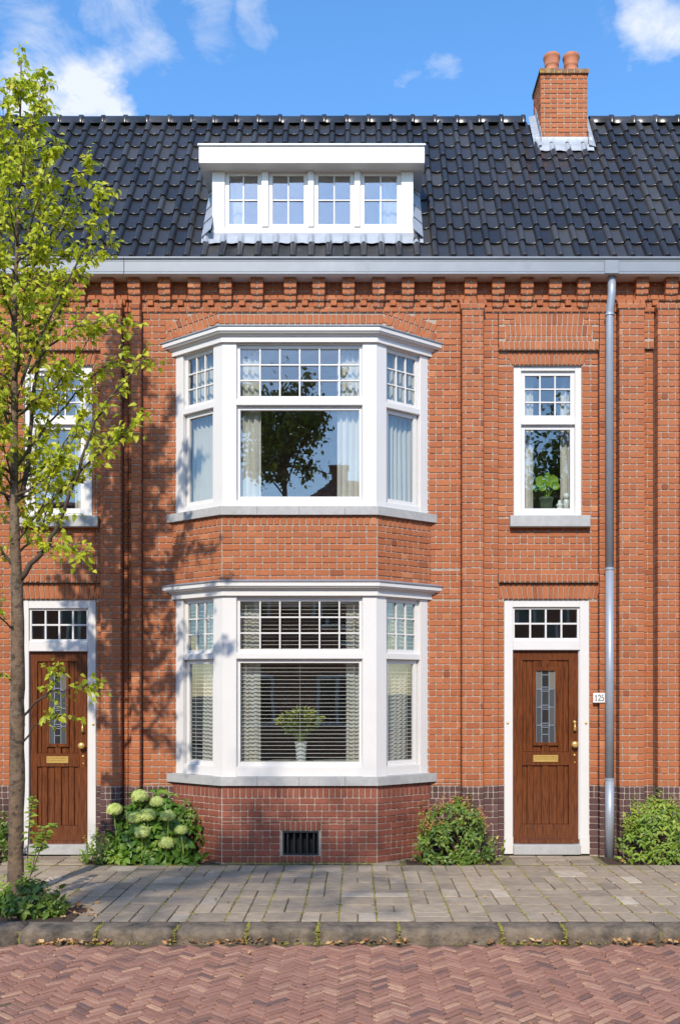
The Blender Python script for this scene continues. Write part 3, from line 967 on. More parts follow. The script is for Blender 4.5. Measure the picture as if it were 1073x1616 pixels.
# ------------------------------------------------------------------ plain windows and doors in the recesses
def plain_window(h, x0, x1):
    par = empty('window', (X((x0 + x1) / 2), .08, Z(815)), houses[h])
    wf = .085
    f = Face((0, wf, 0), (1, 0, 0), (0, -1, 0))
    yy = wf
    A, B = X(x0, yy) - .006, X(x1, yy) + .006
    zt, zb = Z(573, yy) + .004, Z(815, yy)
    s = (x1 - x0) / 108
    xa, xb = X(x0 + 11 * s, yy), X(x1 - 12 * s, yy)
    z_up1, z_up0, z_lo1, z_lo0 = Z(585, yy), Z(661, yy), Z(670, yy), Z(809, yy)
    mb = MB()
    f.box(mb, A, xa, zb, zt, 0, .12, .005); f.box(mb, xb, B, zb, zt, 0, .12, .005)
    f.box(mb, xa, xb, z_up1, zt, .003, .12, .004)
    f.box(mb, A - .002, B + .002, zt - .02, zt + .004, -.012, .02, .004)
    f.box(mb, xa, xb, z_lo1, z_up0, .004, .12, .005)
    f.box(mb, xa, xb, zb, z_lo0, .004, .12, .004)
    mb.build('frame', 'white', par)
    sash(f, par, xa, xb, z_up0, z_up1, .035, .052, 3, 3)
    sash(f, par, xa, xb, z_lo0, z_lo1, .045, .052, 1, 1, bot=.06)
    mb = MB(); mb._box((X(x0 - 7), -.045, Z(831, -.04)), (X(x1 + 11 * s), .10, Z(815, .05) - .002), .006, 0, None); mb.build('sill', 'stone', par)
    mb = MB(); f.box(mb, xa, xb, z_lo0 + .03, z_lo0 + .05, .10, .34, .003); mb.build('window_board', 'white', par)
    return xa, xb, z_lo0 + .05
WIN_R = plain_window('main', 811, 919)
WIN_L = plain_window('left', 36, 145)

def ribbon(mb, p, th, T, w0, w1):
    """a flat strip of width th along polyline p (u, v)"""
    for (a, b) in zip(p, p[1:]):
        a, b = Vector(a), Vector(b); d = (b - a)
        if d.length < 1e-6: continue
        d.normalize(); n = Vector((-d.y, d.x)) * th / 2
        a2, b2 = a - d * th * .3, b + d * th * .3
        q = [a2 + n, a2 - n, b2 - n, b2 + n]
        vs_ = [T((p_.x, w0, p_.y)) for p_ in q] + [T((p_.x, w1, p_.y)) for p_ in q]
        mb.add(vs_, [(0, 1, 2, 3), (7, 6, 5, 4), (0, 4, 5, 1), (1, 5, 6, 2), (2, 6, 7, 3), (3, 7, 4, 0)])

def front_door(h, x0, x1, dy=0.0):
    """x0..x1: the leaf in pixels; everything inside is placed relative to the right-hand door (809..913)"""
    hs = houses[h]
    wf, wl_ = .075, .125
    s = (x1 - x0) / 104.0
    fx = lambda p, y: X(x0 + (p - 809) * s, y)
    f = Face((0, wl_, 0), (1, 0, 0), (0, -1, 0))
    zz = lambda p: Z(p + dy, wl_)
    lf = empty('front_door', (fx(861, wl_), wl_, 0.16), hs)
    ux = lambda p: fx(p, wl_)
    # --- leaf
    mb = MB()
    f.box(mb, ux(809), ux(824), zz(1331), zz(1026), 0, .05, .003); mb.build('stile', 'wood', lf); mb = MB()
    f.box(mb, ux(897), ux(913), zz(1331), zz(1026), 0, .05, .003)
    mb.build('stile', 'wood', lf)
    mb = MB()
    f.box(mb, ux(824), ux(897), zz(1042), zz(1026), .001, .05, .003)
    f.box(mb, ux(854), ux(866.5), zz(1053), zz(1041.5), .003, .05, .003)
    mb.build('rail', 'wood', lf)
    mb = MB(); f.box(mb, ux(824), ux(897), zz(1208), zz(1187), .001, .05, .003)
    f.box(mb, ux(855), ux(866), zz(1187.5), zz(1177), .004, .05, .003)
    mb.build('rail', 'wood', lf)
    mb = MB(); f.box(mb, ux(824), ux(897), zz(1331), zz(1301), .001, .05, .003); mb.build('rail', 'wood', lf)
    mb = MB()
    f.box(mb, ux(822), ux(903), zz(1324), zz(1321), -.014, .01, .004); f.box(mb, ux(820), ux(905), zz(1331), zz(1324), -.022, .01, .006)
    mb.build('drip_moulding', 'wood', lf)
    # planks, each with its groove
    for (a, b) in ((824, 831), (831, 841), (880, 889), (889, 897)):
        mb = MB(); f.box(mb, ux(a) + .003, ux(b) - .003, zz(1187), zz(1042), .022, .048, .005); mb.build('plank', 'wood', lf)
    for (a, b) in ((841, 854), (866.5, 880)):
        mb = MB(); f.box(mb, ux(a) + .003, ux(b) - .003, zz(1054), zz(1042), .014, .045, .005); f.box(mb, ux(a) + .003, ux(b) - .003, zz(1187), zz(1177), .022, .048, .005); mb.build('plank', 'wood', lf)
    edges = [824, 831.5, 842, 854.5, 866.5, 879, 889.5, 897]
    for k, (a, b) in enumerate(zip(edges, edges[1:])):
        mb = MB(); f.box(mb, ux(a) + .003, ux(b) - .003, zz(1301), zz(1208), (.024, .015, .024, .015, .024, .015, .024)[k], .045, .005); mb.build('plank', 'wood', lf)
    mb = MB(); f.box(mb, ux(824), ux(897), zz(1301), zz(1042), .040, .05, 0); mb.build('backing', 'wood', lf)
    # leaded light
    mb = MB()
    for q in ((840.5, 845.5, 1177, 1053), (875.5, 880.5, 1177, 1053), (845.5, 875.5, 1059, 1053), (845.5, 875.5, 1177, 1171.5)):
        f.box(mb, ux(q[0]), ux(q[1]), zz(q[2]), zz(q[3]), -.008, .04, .006)
    mb.build('glazing_bead', 'wood', lf)
    rows = [(1059, 1087.5), (1087.5, 1116), (1116, 1144.5), (1144.5, 1171.5)]
    cols = [(845.5, 854.5), (854.5, 866), (866, 875.5)]
    for r, (ya, yb) in enumerate(rows):
        for c, (xa, xb) in enumerate(cols):
            tn = .95 - .35 * random.random() if r == 0 and c != 1 else (.02 + .2 * random.random()) if c == 1 else .35 + .25 * random.random()
            mb = MB(); f.box(mb, ux(xa), ux(xb), zz(yb), zz(ya), .016 + random.gauss(0, .0006), .022, 0, tn); mb.build('leaded_pane', 'glass_tex', lf)
    mb = MB()
    C = lambda x, y: (ux(x), zz(y))
    for x in (854.5, 866):
        ribbon(mb, [C(x, 1059), C(x, 1171.5)], .008, f, .009, .024)
    for y in (1087.5, 1116, 1144.5):
        ribbon(mb, [C(845.5, y), C(852, y)], .008, f, .009, .024); ribbon(mb, [C(868.5, y), C(875.5, y)], .008, f, .009, .024)
        ribbon(mb, [C(852, y), C(855, y - 3.2), C(865.5, y - 3.2), C(868.5, y), C(865.5, y + 3.2), C(855, y + 3.2), C(852, y)], .008, f, .007, .024)
        ribbon(mb, [C(855.5, y), C(865, y)], .006, f, .008, .024)
    for x in (845.8, 875.2): ribbon(mb, [C(x, 1059), C(x, 1171.5)], .007, f, .009, .024)
    ribbon(mb, [C(854.5, 1065), C(866, 1065)], .008, f, .009, .024)
    ribbon(mb, [C(854.5, 1159), C(866, 1159)], .008, f, .009, .024)
    mb.build('lead_came', 'came', lf)
    # letter plate, knocker, knob and keyholes
    mb = MB()
    for q in ((841, 880, 1194.3, 1191.5), (841, 880, 1202.5, 1199.7), (841, 844, 1199.7, 1194.3), (877, 880, 1199.7, 1194.3)):
        f.box(mb, ux(q[0]), ux(q[1]), zz(q[2]), zz(q[3]), -.010, .004, .003)
    f.box(mb, ux(844), ux(877), zz(1199.7), zz(1194.3), -.003, .004, .001)
    f.box(mb, ux(846), ux(875), zz(1197.6), zz(1196), -.009, .0, .002)
    mb.build('letter_plate', 'brass', lf)
    def knob(name, px, py, prof):
        mb = MB(); mb.lathe((ux(px), wl_, zz(py)), prof, 16, 0, 'Y'); mb.build(name, 'brass', lf, True)
    knob('door_knob', 905, 1174.5, [(.026, 0), (.03, .006), (.018, .012), (.014, .03), (.03, .042), (.041, .056), (.040, .07), (.026, .082), (.005, .086)])
    mb = MB(); mb.lathe((ux(906), wl_, zz(1139.5)), [(.015, 0), (.02, .01), (.018, .022), (.004, .028)], 14, 0, 'Y')
    mb.tube([f((ux(906), -.02, zz(1141))), f((ux(906), -.03, zz(1147))), f((ux(906), -.02, zz(1153)))], [.008, .012, .022], 10); mb.build('door_knocker', 'brass', lf, True)
    knob('keyhole_cover', 906, 1191.5, [(.015, 0), (.014, .008), (.004, .012)])
    knob('keyhole_cover', 906.5, 1203, [(.01, 0), (.009, .006), (.003, .008)])
    # --- frame with toplight
    df = empty('door_frame', (fx(861, wf), wf, 0), hs)
    ff = Face((0, wf, 0), (1, 0, 0), (0, -1, 0))
    zf = lambda p: Z(p + dy, wf)
    fu = lambda p: fx(p, wf)
    A, B = fu(796) - .006, fu(931) + .006
    if h == 'left': A, B = X(33, wf) - .006, X(151, wf) + .006
    base = .12
    mb = MB()
    ff.box(mb, A, fu(809), base + .1, zf(944), 0, .16, .005); ff.box(mb, fu(914.5), B, base + .1, zf(944), 0, .16, .005)
    ff.box(mb, A - .004, fu(809) + .003, .005, base + .1, -.012, .16, .005); ff.box(mb, fu(914.5) - .003, B + .004, .005, base + .1, -.012, .16, .005)
    ff.box(mb, fu(809), fu(914.5), zf(958), zf(944), .003, .16, .004)
    ff.box(mb, fu(809), fu(914.5), zf(1026), zf(1010), -.004, .16, .006)
    mb.build('frame', 'white', df)
    mb = MB(); ff.box(mb, fu(913), fu(914.5), base + .06, zf(1026), .02, .16, .002); mb.build('door_stop', 'white', df)
    sash(ff, df, fu(809), fu(914.5), zf(1010), zf(958), .03, .026, 4, 2, bar=.022)
    mb = MB(); mb.box((fu(809), .02, .002), (fu(914.5), .3, Z(1333, .05)), .006); mb.build('doorstep', 'stone', df)
    for px in (800.5, 924):
        mb = MB(); mb.lathe((fu(px), wf, zf(1141)), [(.016, 0), (.016, .006), (.010, .010), (.004, .012)], 12, 0, 'Y'); mb.build('bell_push' if px < 810 else 'lock_rosette', 'brass', df, True)
front_door('main', 809, 913)
front_door('left', 46, 138, 2)

# ------------------------------------------------------------------ rooms behind the windows
def room(h, x0, x1, z0, z1, y0=.262, depth=3.6, nm='room'):
    mb = MB()
    t = .05
    y1 = y0 + depth
    mb._box((x0, y1, z0), (x1, y1 + t, z1), 0, 0, None)
    mb._box((x0 - t, y0, z0 - t), (x0, y1 + t, z1 + t), 0, 0, None); mb._box((x1, y0, z0 - t), (x1 + t, y1 + t, z1 + t), 0, 0, None)
    mb._box((x0, y0, z1), (x1, y1 + t, z1 + t), 0, 0, None)
    mb.build(nm, 'room', houses[h])
    mb = MB(); mb._box((x0, y0, z0 - t), (x1, y1 + t, z0), 0, 0, None); mb.build('room_floor', 'room_floor', houses[h])
room('main', -2.35, 1.45, .25, 3.14); room('main', -2.35, 1.45, 3.42, 6.2)
room('main', 1.75, 3.2, .15, 3.14, depth=1.1); room('main', 1.75, 3.2, 3.42, 6.2)
room('left', -4.3, -2.75, .15, 3.14, depth=1.1); room('left', -4.3, -2.75, 3.42, 6.2)

# ------------------------------------------------------------------ roof
PITCH = R(55)
CP, SP = math.cos(PITCH), math.sin(PITCH)
RY0, RZ0 = -.15, 7.175
NROW, EXPO, TW = 10, .3415, .2126
RLEN = NROW * EXPO
def roof_pt(x, s, up=0.0): return Vector((x, RY0 + s * CP - up * SP, RZ0 + s * SP + up * CP))
RIDGE = roof_pt(0, RLEN)
def roof_s_at_z(z): return (z - RZ0) / SP
lim = dict(left=(-6.2, XL), main=(XL, XR), right=(XR, 6.2))
roofs = {}
for h, (a, b) in lim.items():
    mb = MB()
    # roof boards under the tiles, front and back slope
    q = [roof_pt(a, -.02, -.03), roof_pt(b, -.02, -.03), roof_pt(b, RLEN, -.03), roof_pt(a, RLEN, -.03)]
    q2 = [Vector((a, 2 * RIDGE.y + .15, RZ0)), Vector((b, 2 * RIDGE.y + .15, RZ0))]
    mb.add([*q, *q2], [(0, 1, 2, 3), (3, 2, 5, 4)])
    roofs[h] = mb.build('roof', 'tile', houses[h])
    mb = MB()    # back of the house
    yb = 2 * RIDGE.y + .1
    mb._box((a + .01, yb - .2, 0), (b - .01, yb, RZ0), 0, 0, None)
    mb.build('rear_wall', 'mortar', houses[h])
def tile_mesh():
    pr = []
    rr = .041
    for k in range(7):
        t = math.pi * k / 6
        pr.append((rr + .004 - rr * math.cos(t), rr * math.sin(t) * 1.35 + .006))
    pr[0] = (.001, .004)
    for x, z in ((.094, .001), (.125, -.007), (.16, -.009), (.195, -.003), (TW + .006, .004)): pr.append((x, z))
    n = len(pr); v = []
    L = EXPO + .055
    for (y, dz, ins) in ((L, .0, 0), (.010, .030, 0), (.0, .0285, 0), (.0, .0, 0)):
        for x, z in pr: v.append((x, y, z * (1.0 if dz != .004 else 1.0) + dz))
    f = []
    for r in range(3):
        for i in range(n - 1):
            f.append((r * n + i, r * n + i + 1, (r + 1) * n + i + 1, (r + 1) * n + i)[::-1])
    me = bpy.data.meshes.new('roof_tile')
    me.from_pydata(v, [], f)
    me.materials.append(M['tile'])
    sm = [fi < 2 * (n - 1) for fi in range(len(f))]
    me.polygons.foreach_set('use_smooth', sm)
    me.update()
    # make sure the upper faces look outwards
    if me.polygons[9].normal.z < 0: me.flip_normals()
    return me
TM = tile_mesh()
# dormer and chimney footprints
DY = .10
DX0, DX1 = X(335, DY), X(652, DY)
S_D0 = (DY - RY0) / CP - .03
DZ_TOP = 8.40
S_D1 = roof_s_at_z(8.56)
CY0, CY1 = 1.39, 1.92
CX0, CX1 = X(853, CY0), X(926, CY0)
S_C0 = (CY0 - RY0) / CP
x_first = X(8.5, RY0)        # a roll of the lowest row in the photograph
k0 = math.floor((-6.1 - x_first) / TW)
for row in range(NROW):
    s0 = row * EXPO - .045
    for k in range(k0, 200):
        x = x_first + k * TW
        if x > 6.1: break
        sc = s0 + EXPO * .5
        xc = x + TW / 2
        if DX0 - .05 < xc < DX1 + .05 and S_D0 - .02 < sc < S_D1: continue
        if CX0 - .04 < xc < CX1 + .04 and sc > S_C0 - .08: continue
        h = 'left' if xc < XL else 'main' if xc < XR else 'right'
        p = roof_pt(x + random.gauss(0, .0022), s0 + random.gauss(0, .003), .002 + random.gauss(0, .0012))
        link('roof_tile', TM, p, roofs[h], (PITCH + random.gauss(0, .0045), random.gauss(0, .004), random.gauss(0, .005)), None, random.random())
# ridge
def ridge_mesh():
    n, L = 9, .40
    v, f = [], []
    prof = [(0, .125), (L - .07, .125), (L - .066, .142), (L - .005, .142), (L, .132)]
    for x, r in prof:
        for k in range(n):
            t = math.pi * (-.08 + 1.16 * k / (n - 1))
            v.append((x, -r * math.cos(t) * .9, r * math.sin(t) * .9))
    for i in range(len(prof) - 1):
        for k in range(n - 1):
            f.append((i * n + k, i * n + k + 1, (i + 1) * n + k + 1, (i + 1) * n + k)[::-1])
    f.append(tuple((len(prof) - 1) * n + k for k in range(n)))
    me = bpy.data.meshes.new('ridge_tile'); me.from_pydata(v, [], f); me.materials.append(M['tile'])
    me.polygons.foreach_set('use_smooth', [True] * (len(f) - 1) + [False]); me.update()
    if me.polygons[3].normal.z < 0: me.flip_normals()
    return me
RM = ridge_mesh()
RST = .308
x = -6.1
ZR = RIDGE.z - .035
while x < 6.0:
    h = 'left' if x + .2 < XL else 'main' if x + .2 < XR else 'right'
    if not (CX0 - .36 < x < CX1 - .06):
        link('ridge_tile', RM, (x, RIDGE.y, ZR + random.gauss(0, .003)), roofs[h], (0, random.gauss(0, .004), random.gauss(0, .004)), (.84, 1, 1), random.random())
    x += RST

# ------------------------------------------------------------------ dormer
dm = empty('dormer', ((DX0 + DX1) / 2, DY, 7.55), mainh)
df = Face((0, DY, 0), (1, 0, 0), (0, -1, 0))
zb, ztp = Z(368, DY), DZ_TOP + .03
glx = [(358, 407), (429.5, 480), (501.5, 553), (575, 625)]
gz0, gz1 = Z(353, DY + .03), Z(278, DY + .03)
mb = MB()
df.box(mb, DX0, X(355, DY), zb, ztp, 0, .12, .004)
df.box(mb, X(633, DY), DX1, zb, ztp, 0, .12, .004)
df.box(mb, X(355, DY), X(633, DY), gz1 + .055, ztp, .004, .12, .004)
df.box(mb, X(355, DY), X(633, DY), zb, gz0 - .055, .004, .12, .004)
for (a, b) in ((413, 423.5), (486, 495.5), (559, 568.5)):
    df.box(mb, X(a, DY), X(b, DY), gz0 - .055, gz1 + .055, -.012, .12, .004)
mb.build('frame', 'white', dm)
mb = MB(); df.box(mb, DX0 - .012, DX1 + .012, zb - .03, zb + .03, -.028, .1, .006); mb.build('sill', 'white', dm)
for (a, b), (u0, u1) in zip(glx, ((355, 413), (423.5, 486), (495.5, 559), (568.5, 633))):
    sash(df, dm, X(u0, DY), X(u1, DY), gz0 - .055, gz1 + .055, .03, .052, 2, 2, bar=.016, gl='attic_glass')
# flat roof with deep fascia; it runs back into the slope
fx0, fx1 = X(314, -.08), X(670, -.08)
fz0, fz1 = 8.362, 8.575
yb_ = RY0 + roof_s_at_z(fz1) * CP + .1
mb = MB(); mb._box((fx0, -.08, fz0), (fx1, yb_, fz1), .005, 0, None); mb.build('fascia', 'white', dm)
mb = MB(); mb._box((fx0 - .014, -.098, fz1 - .012), (fx1 + .014, yb_ + .05, fz1 + .018), .005, 0, None); mb.build('roof_edge', 'zinc', dm)
# cheeks
mb = MB()
yt = RY0 + roof_s_at_z(fz0) * CP
for xx0, xx1 in ((DX0 + .001, DX0 + .05), (DX1 - .05, DX1 - .001)):
    tri = [(DY + .121, roof_pt(0, (DY + .121 - RY0) / CP).z - .02), (DY + .121, fz0), (yt + .03, fz0)]
    v = [(xx0, y, z) for y, z in tri] + [(xx1, y, z) for y, z in tri]
    mb.add(v, [(0, 1, 2), (5, 4, 3), (0, 3, 4, 1), (1, 4, 5, 2), (2, 5, 3, 0)])
mb.build('cheek', 'zinc', dm)
# flashing pieces up each side, following the tile rows, and the lead apron dressed over the rolls
for side, xa in ((-1, DX0), (1, DX1)):
    nn = 4
    for k in range(nn):
        s0 = S_D0 - .05 + k * EXPO * .92; s1 = s0 + EXPO * .98
        x0, x1 = (xa - .115, xa + .012) if side < 0 else (xa - .012, xa + .115)
        mb = MB()
        v = []
        for up in (.075, .085):
            for (xx, ss, extra) in ((x0, s0, -.015 if side < 0 else .09), (x1, s0, .09 if side < 0 else -.015), (x1, s1, .07 if side < 0 else -.035), (x0, s1, -.035 if side < 0 else .07)):
                v.append(roof_pt(xx, ss, up + extra - k * .002))
        mb.add(v, [(0, 1, 2, 3), (7, 6, 5, 4), (0, 4, 5, 1), (1, 5, 6, 2), (2, 6, 7, 3), (3, 7, 4, 0)])
        mb.build('flashing', 'lead', dm)
def apron(x0, x1, s_low, s_high, parent, y_wall, ztop):
    """lead dressed over the tile rolls; its upper edge turns up against a wall at y_wall"""
    n = int((x1 - x0) / .012)
    v, f = [], []
    for i in range(n + 1):
        x = x0 + (x1 - x0) * i / n
        ph = ((x - x_first) % TW)
        roll = .044 * max(0, math.sin(math.pi * min(1, ph / .08))) if ph < .08 else 0
        wob = .012 * math.sin(x * 37) * math.sin(x * 11)
        v += [roof_pt(x, s_low - .035 * (1 if roll > .01 else 0) + wob, .036 + roll), roof_pt(x, (s_low + s_high) / 2, .048 + roll * 1.0), roof_pt(x, s_high - .02, .062 + roll * .45), (x, y_wall - .012, roof_pt(x, s_high, .06).z + .02), (x, y_wall - .006, ztop)]
    for i in range(n):
        for k in range(4):
            f.append((i * 5 + k, (i + 1) * 5 + k, (i + 1) * 5 + k + 1, i * 5 + k + 1))
    mb = MB(); mb.add(v, f); o = mb.build('apron', 'lead', parent, True)
    return o
apron(DX0 - .115, DX1 + .115, S_D0 - .125, S_D0 + .04, dm, DY - .015, zb - .005)
# dark space inside the dormer
mb = MB()
y0 = DY + .13
for q in (((DX0 + .06, y0 + 1.6, zb), (DX1 - .06, y0 + 1.65, fz0)), ((DX0 + .05, y0, zb), (DX0 + .06, y0 + 1.6, fz0)), ((DX1 - .06, y0, zb), (DX1 - .05, y0 + 1.6, fz0)), ((DX0 + .06, y0, zb - .01), (DX1 - .06, y0 + 1.6, zb + .01))):
    mb._box(q[0], q[1], 0, 0, None)
mb.build('attic_room', 'room', dm)

# ------------------------------------------------------------------ chimney
ch = empty('chimney', ((CX0 + CX1) / 2, CY0, 9.3), mainh)
czt, czb = Z(108, CY0 - .02), 9.2
cc = (Z(117.5, CY0) - Z(217, CY0)) / 13
mb = MB(); mb._box((CX0 + .004, CY0 + .006, czb), (CX1 - .004, CY1 - .004, czt - .05), 0, 0, None)
cbody = mb.build('stack', 'mortar', ch)
cb = []
cf = Face((CX0, CY0 + .006, 0), (1, 0, 0), (0, -1, 0))
fill(cb, 'c', cf, 0, CX1 - CX0, Z(217, CY0) - cc * 4, Z(117.5, CY0), vbase=Z(217, CY0), course=cc, unit=(CX1 - CX0) / 3.5)
for o, u, ln in (((CX0 + .004, CY1, 0), (0, -1, 0), CY1 - CY0), ((CX1 - .004, CY0, 0), (0, 1, 0), CY1 - CY0), ((CX1, CY1 - .004, 0), (-1, 0, 0), CX1 - CX0)):
    u = Vector(u); fill(cb, 'c', Face(o, u, (u.y, -u.x, 0)), 0, ln, Z(217, CY0) - cc * 4, Z(117.5, CY0), vbase=Z(217, CY0), course=cc, unit=.177)
lay(cb, {'c': cbody}, 'brick', 'brickwork', 140)
# capping course, sills on edge
nb_ = 7
wds = [1.28, .82, .95, .88, .95, .80, 1.32]
xx = CX0 - .022; tot = CX1 - CX0 + .044
for w in wds:
    ww = w / sum(wds) * tot
    mb = MB(); mb._box((xx + .004, CY0 - .03, Z(117.5, CY0)), (xx + ww - .004, CY1 + .03, czt + random.gauss(0, .003)), .006, 0, None); mb.build('capping_brick', 'lichen', ch)
    xx += ww
mb = MB(); mb._box((CX0 - .018, CY0 - .024, Z(117.5, CY0) + .006), (CX1 + .018, CY1 + .024, czt - .012), 0, 0, None); mb.build('cap_mortar', 'mortar', ch)
for px, dy in ((870, 0), (900.5, .02)):
    yp = CY0 + .17 + dy
    zt = Z(88.5, yp); r = 12.6 * (yp - CAMY) / F
    hgt = zt - czt
    mb = MB()
    mb.lathe((X(px, yp), yp, czt - .01), [(r * 1.02, 0), (r * 1.04, hgt * .12), (r * .84, hgt * .30), (r * .80, hgt * .40), (r * .80, hgt * .50), (r * .88, hgt * .53), (r * .88, hgt * .58), (r * .86, hgt * .60), (r * .94, hgt * .78), (r * 1.0, hgt * .86), (r * 1.06, hgt * .90), (r * 1.06, hgt * .98), (r * .98, hgt * 1.03), (r * .8, hgt * 1.03), (r * .76, hgt * .9)], 20)
    mb.build('chimney_pot', 'terracotta', ch, True)
mb = MB(); mb.lathe((X(885.5, CY0 + .3), CY0 + .3, czt), [(.05, 0), (.05, .07), (.03, .09), (.0, .095)], 12); mb.build('flue_cap', 'iron', ch, True)
# lead round the chimney foot
s_c = S_C0
apron(CX0 - .07, CX1 + .07, s_c - .14, s_c + .0, ch, CY0 - .004, Z(217, CY0) + .004)
for side, xa in ((-1, CX0), (1, CX1)):
    for k in range(4):
        s0 = s_c - .07 + k * .17; s1 = s0 + .2
        if k == 3: s1 = RLEN + .03
        x0, x1 = (xa - .10, xa - .006) if side < 0 else (xa + .006, xa + .10)
        mb = MB(); v = []
        a = (x0, x1) if side < 0 else (x1, x0)
        # tray on the tiles, then the upstand
        poly = [(a[0], s0, .05), (a[0], s1, .048), (a[1], s1, .075), (a[1], s0, .075)]
        v = [roof_pt(xx, ss, up + .001 * k) for xx, ss, up in poly] + [roof_pt(xx, ss, up + .006 + .001 * k) for xx, ss, up in poly]
        mb.add(v, [(0, 1, 2, 3), (7, 6, 5, 4), (0, 4, 5, 1), (1, 5, 6, 2), (2, 6, 7, 3), (3, 7, 4, 0)])
        p0, p1 = roof_pt(a[1], s0, .07), roof_pt(a[1], s1, .07)
        if p1.y > CY1: p1.y = CY1
        up0, up1 = p0 + Vector((0, 0, .17)), p1 + Vector((0, 0, .12))
        o = Vector((.005 * side, 0, 0))
        vv = [p0, p1, up1, up0, p0 + o, p1 + o, up1 + o, up0 + o]
        mb.add(vv, [(0, 1, 2, 3), (7, 6, 5, 4), (0, 4, 5, 1), (1, 5, 6, 2), (2, 6, 7, 3), (3, 7, 4, 0)])
        mb.build('flashing', 'lead', ch)

# ------------------------------------------------------------------ gutter and downpipe
GY = -.22
gz0, gzt = Z(432.5, GY), Z(405.5, GY)
for h, (a, b) in lim.items():
    gt = empty('gutter', ((a + b) / 2, GY, gz0), houses[h])
    e = .0015
    mb = MB()
    mb._box((a + e, GY, gz0 + .004), (b - e, GY + .012, Z(412, GY)), .004, 0, None)
    mb.build('gutter_front', 'gutter', gt)
    mb = MB()
    mb._box((a + e, GY - .008, gz0 - .004), (b - e, GY + .004, gz0 + .022), .005, 0, None); mb._box((a + e, GY - .003, gz0 + .03), (b - e, GY + .003, gz0 + .036), .002, 0, None)
    mb.tube([(a + e, GY - .006, gzt - .014), (b - e, GY - .006, gzt - .014)], .016, 10)
    mb._box((a + e, GY - .002, Z(412, GY)), (b - e, GY + .012, gzt - .016), .002, 0, None)
    mb.build('gutter_rim', 'gutter', gt, False)
    mb = MB(); mb._box((a + e, GY + .014, gz0 + .004), (b - e, .26, gz0 + .02), 0, 0, None); mb.build('soffit', 'white', gt)
    mb = MB(); mb._box((a + e, GY + .016, gzt - .09), (b - e, .0, gzt - .075), 0, 0, None); mb._box((a + e, GY + .0125, gz0 + .021), (b - e, GY + .016, gzt - .02), 0, 0, None); mb.build('gutter_bed', 'gutter', gt)
    for k in range(int((b - a) / 1.9)):
        if h == 'main' and k == 0: continue
        xs = a + 1.0 + k * 1.9
        mb = MB(); mb._box((xs - .012, GY - .004, gz0 + .024), (xs + .012, GY, Z(412, GY)), .002, 0, None); mb.build('gutter_seam', 'gutter', gt)
mb = MB(); mb._box((X(953, GY), GY - .02, gz0 - .002), (X(975.5, GY), GY - .0085, Z(411, GY)), .005, 0, None); mb.build('outlet_box', 'gutter', mainh)
dp = empty('downpipe', (X(961.5, -.09), -.09, 0), mainh)
pr = .0485
mb = MB()
ptop = [Vector((X(964.5, -.13), -.135, gz0 + .0)), Vector((X(964.5, -.13), -.135, Z(462, -.13))), Vector((X(964, -.13), -.13, Z(468, -.13))), Vector((X(961.8, -.1), -.10, Z(490, -.1))), Vector((X(961.3, -.09), -.092, Z(497, -.09)))]
mb.tube(ptop + [Vector((X(961.3, -.09), -.092, Z(900, -.09)))], pr, 18)
mb.build('upper_pipe', 'zinc', dp, True)
mb = MB(); mb.tube([(X(961.3, -.09), -.092, Z(896, -.09)), (X(961.3, -.09), -.092, Z(1232, -.09))], pr * 1.06, 18); mb.build('middle_pipe', 'zinc', dp, True)
mb = MB(); mb.tube([(X(961.3, -.09), -.092, Z(1228, -.09)), (X(961.3, -.09), -.092, -.01)], pr * 1.12, 18); mb.build('lower_pipe', 'zinc', dp, True)
for py in (497, 898, 1230):
    mb = MB(); zc = Z(py, -.09); mb.tube([(X(961.3, -.09), -.092, zc - .012), (X(961.3, -.09), -.092, zc + .012)], pr * 1.2, 18); mb._box((X(961.3, -.09) - .01, -.04, zc - .01), (X(961.3, -.09) + .01, .01, zc + .01), .002, 0, None); mb.build('pipe_clip', 'zinc', dp)

# all brick parts of the walls
for h in houses:
    lay(HB[h], parents, 'brick', 'brickwork')

# ------------------------------------------------------------------ number plate
npx0, npx1, npz0, npz1 = X(935.5, -.02), X(954.5, -.02), Z(1109, -.02), Z(1093.5, -.02)
pl = empty('number_plate', ((npx0 + npx1) / 2, -.02, npz0), None, 'small white enamel plate reading 125 beside the front door', 'number plate')
mb = MB(); mb._box((npx0, -.026, npz0), (npx1, -.008, npz1), .004, 0, None); mb.build('plate', 'plate_white', pl)
DIG = {'1': [([(.30, .72), (.5, .92), (.5, .05)], .16), ([(.28, .05), (.72, .05)], .09)],
       '2': [([(.16, .70), (.22, .86), (.5, .95), (.78, .86), (.84, .68), (.74, .50), (.45, .28), (.16, .07)], .13), ([(.14, .06), (.86, .06), (.88, .22)], .11)],
       '5': [([(.80, .93), (.28, .93), (.24, .54)], .11), ([(.24, .54), (.5, .60), (.76, .50), (.84, .32), (.74, .14), (.48, .05), (.2, .10), (.15, .2)], .13)]}
wpl, hpl = npx1 - npx0, npz1 - npz0
for i, ch_ in enumerate('125'):
    x0 = npx0 + wpl * (.10 + .27 * i); w = wpl * .25; z0 = npz0 + hpl * .16; hh = hpl * .68
    mb = MB()
    for p, th in DIG[ch_]:
        ribbon(mb, [(x0 + a * w, z0 + b * hh) for a, b in p], th * w * 1.6, WALL, -.0285, -.026)
    mb.build('numeral', 'plate_black', pl)

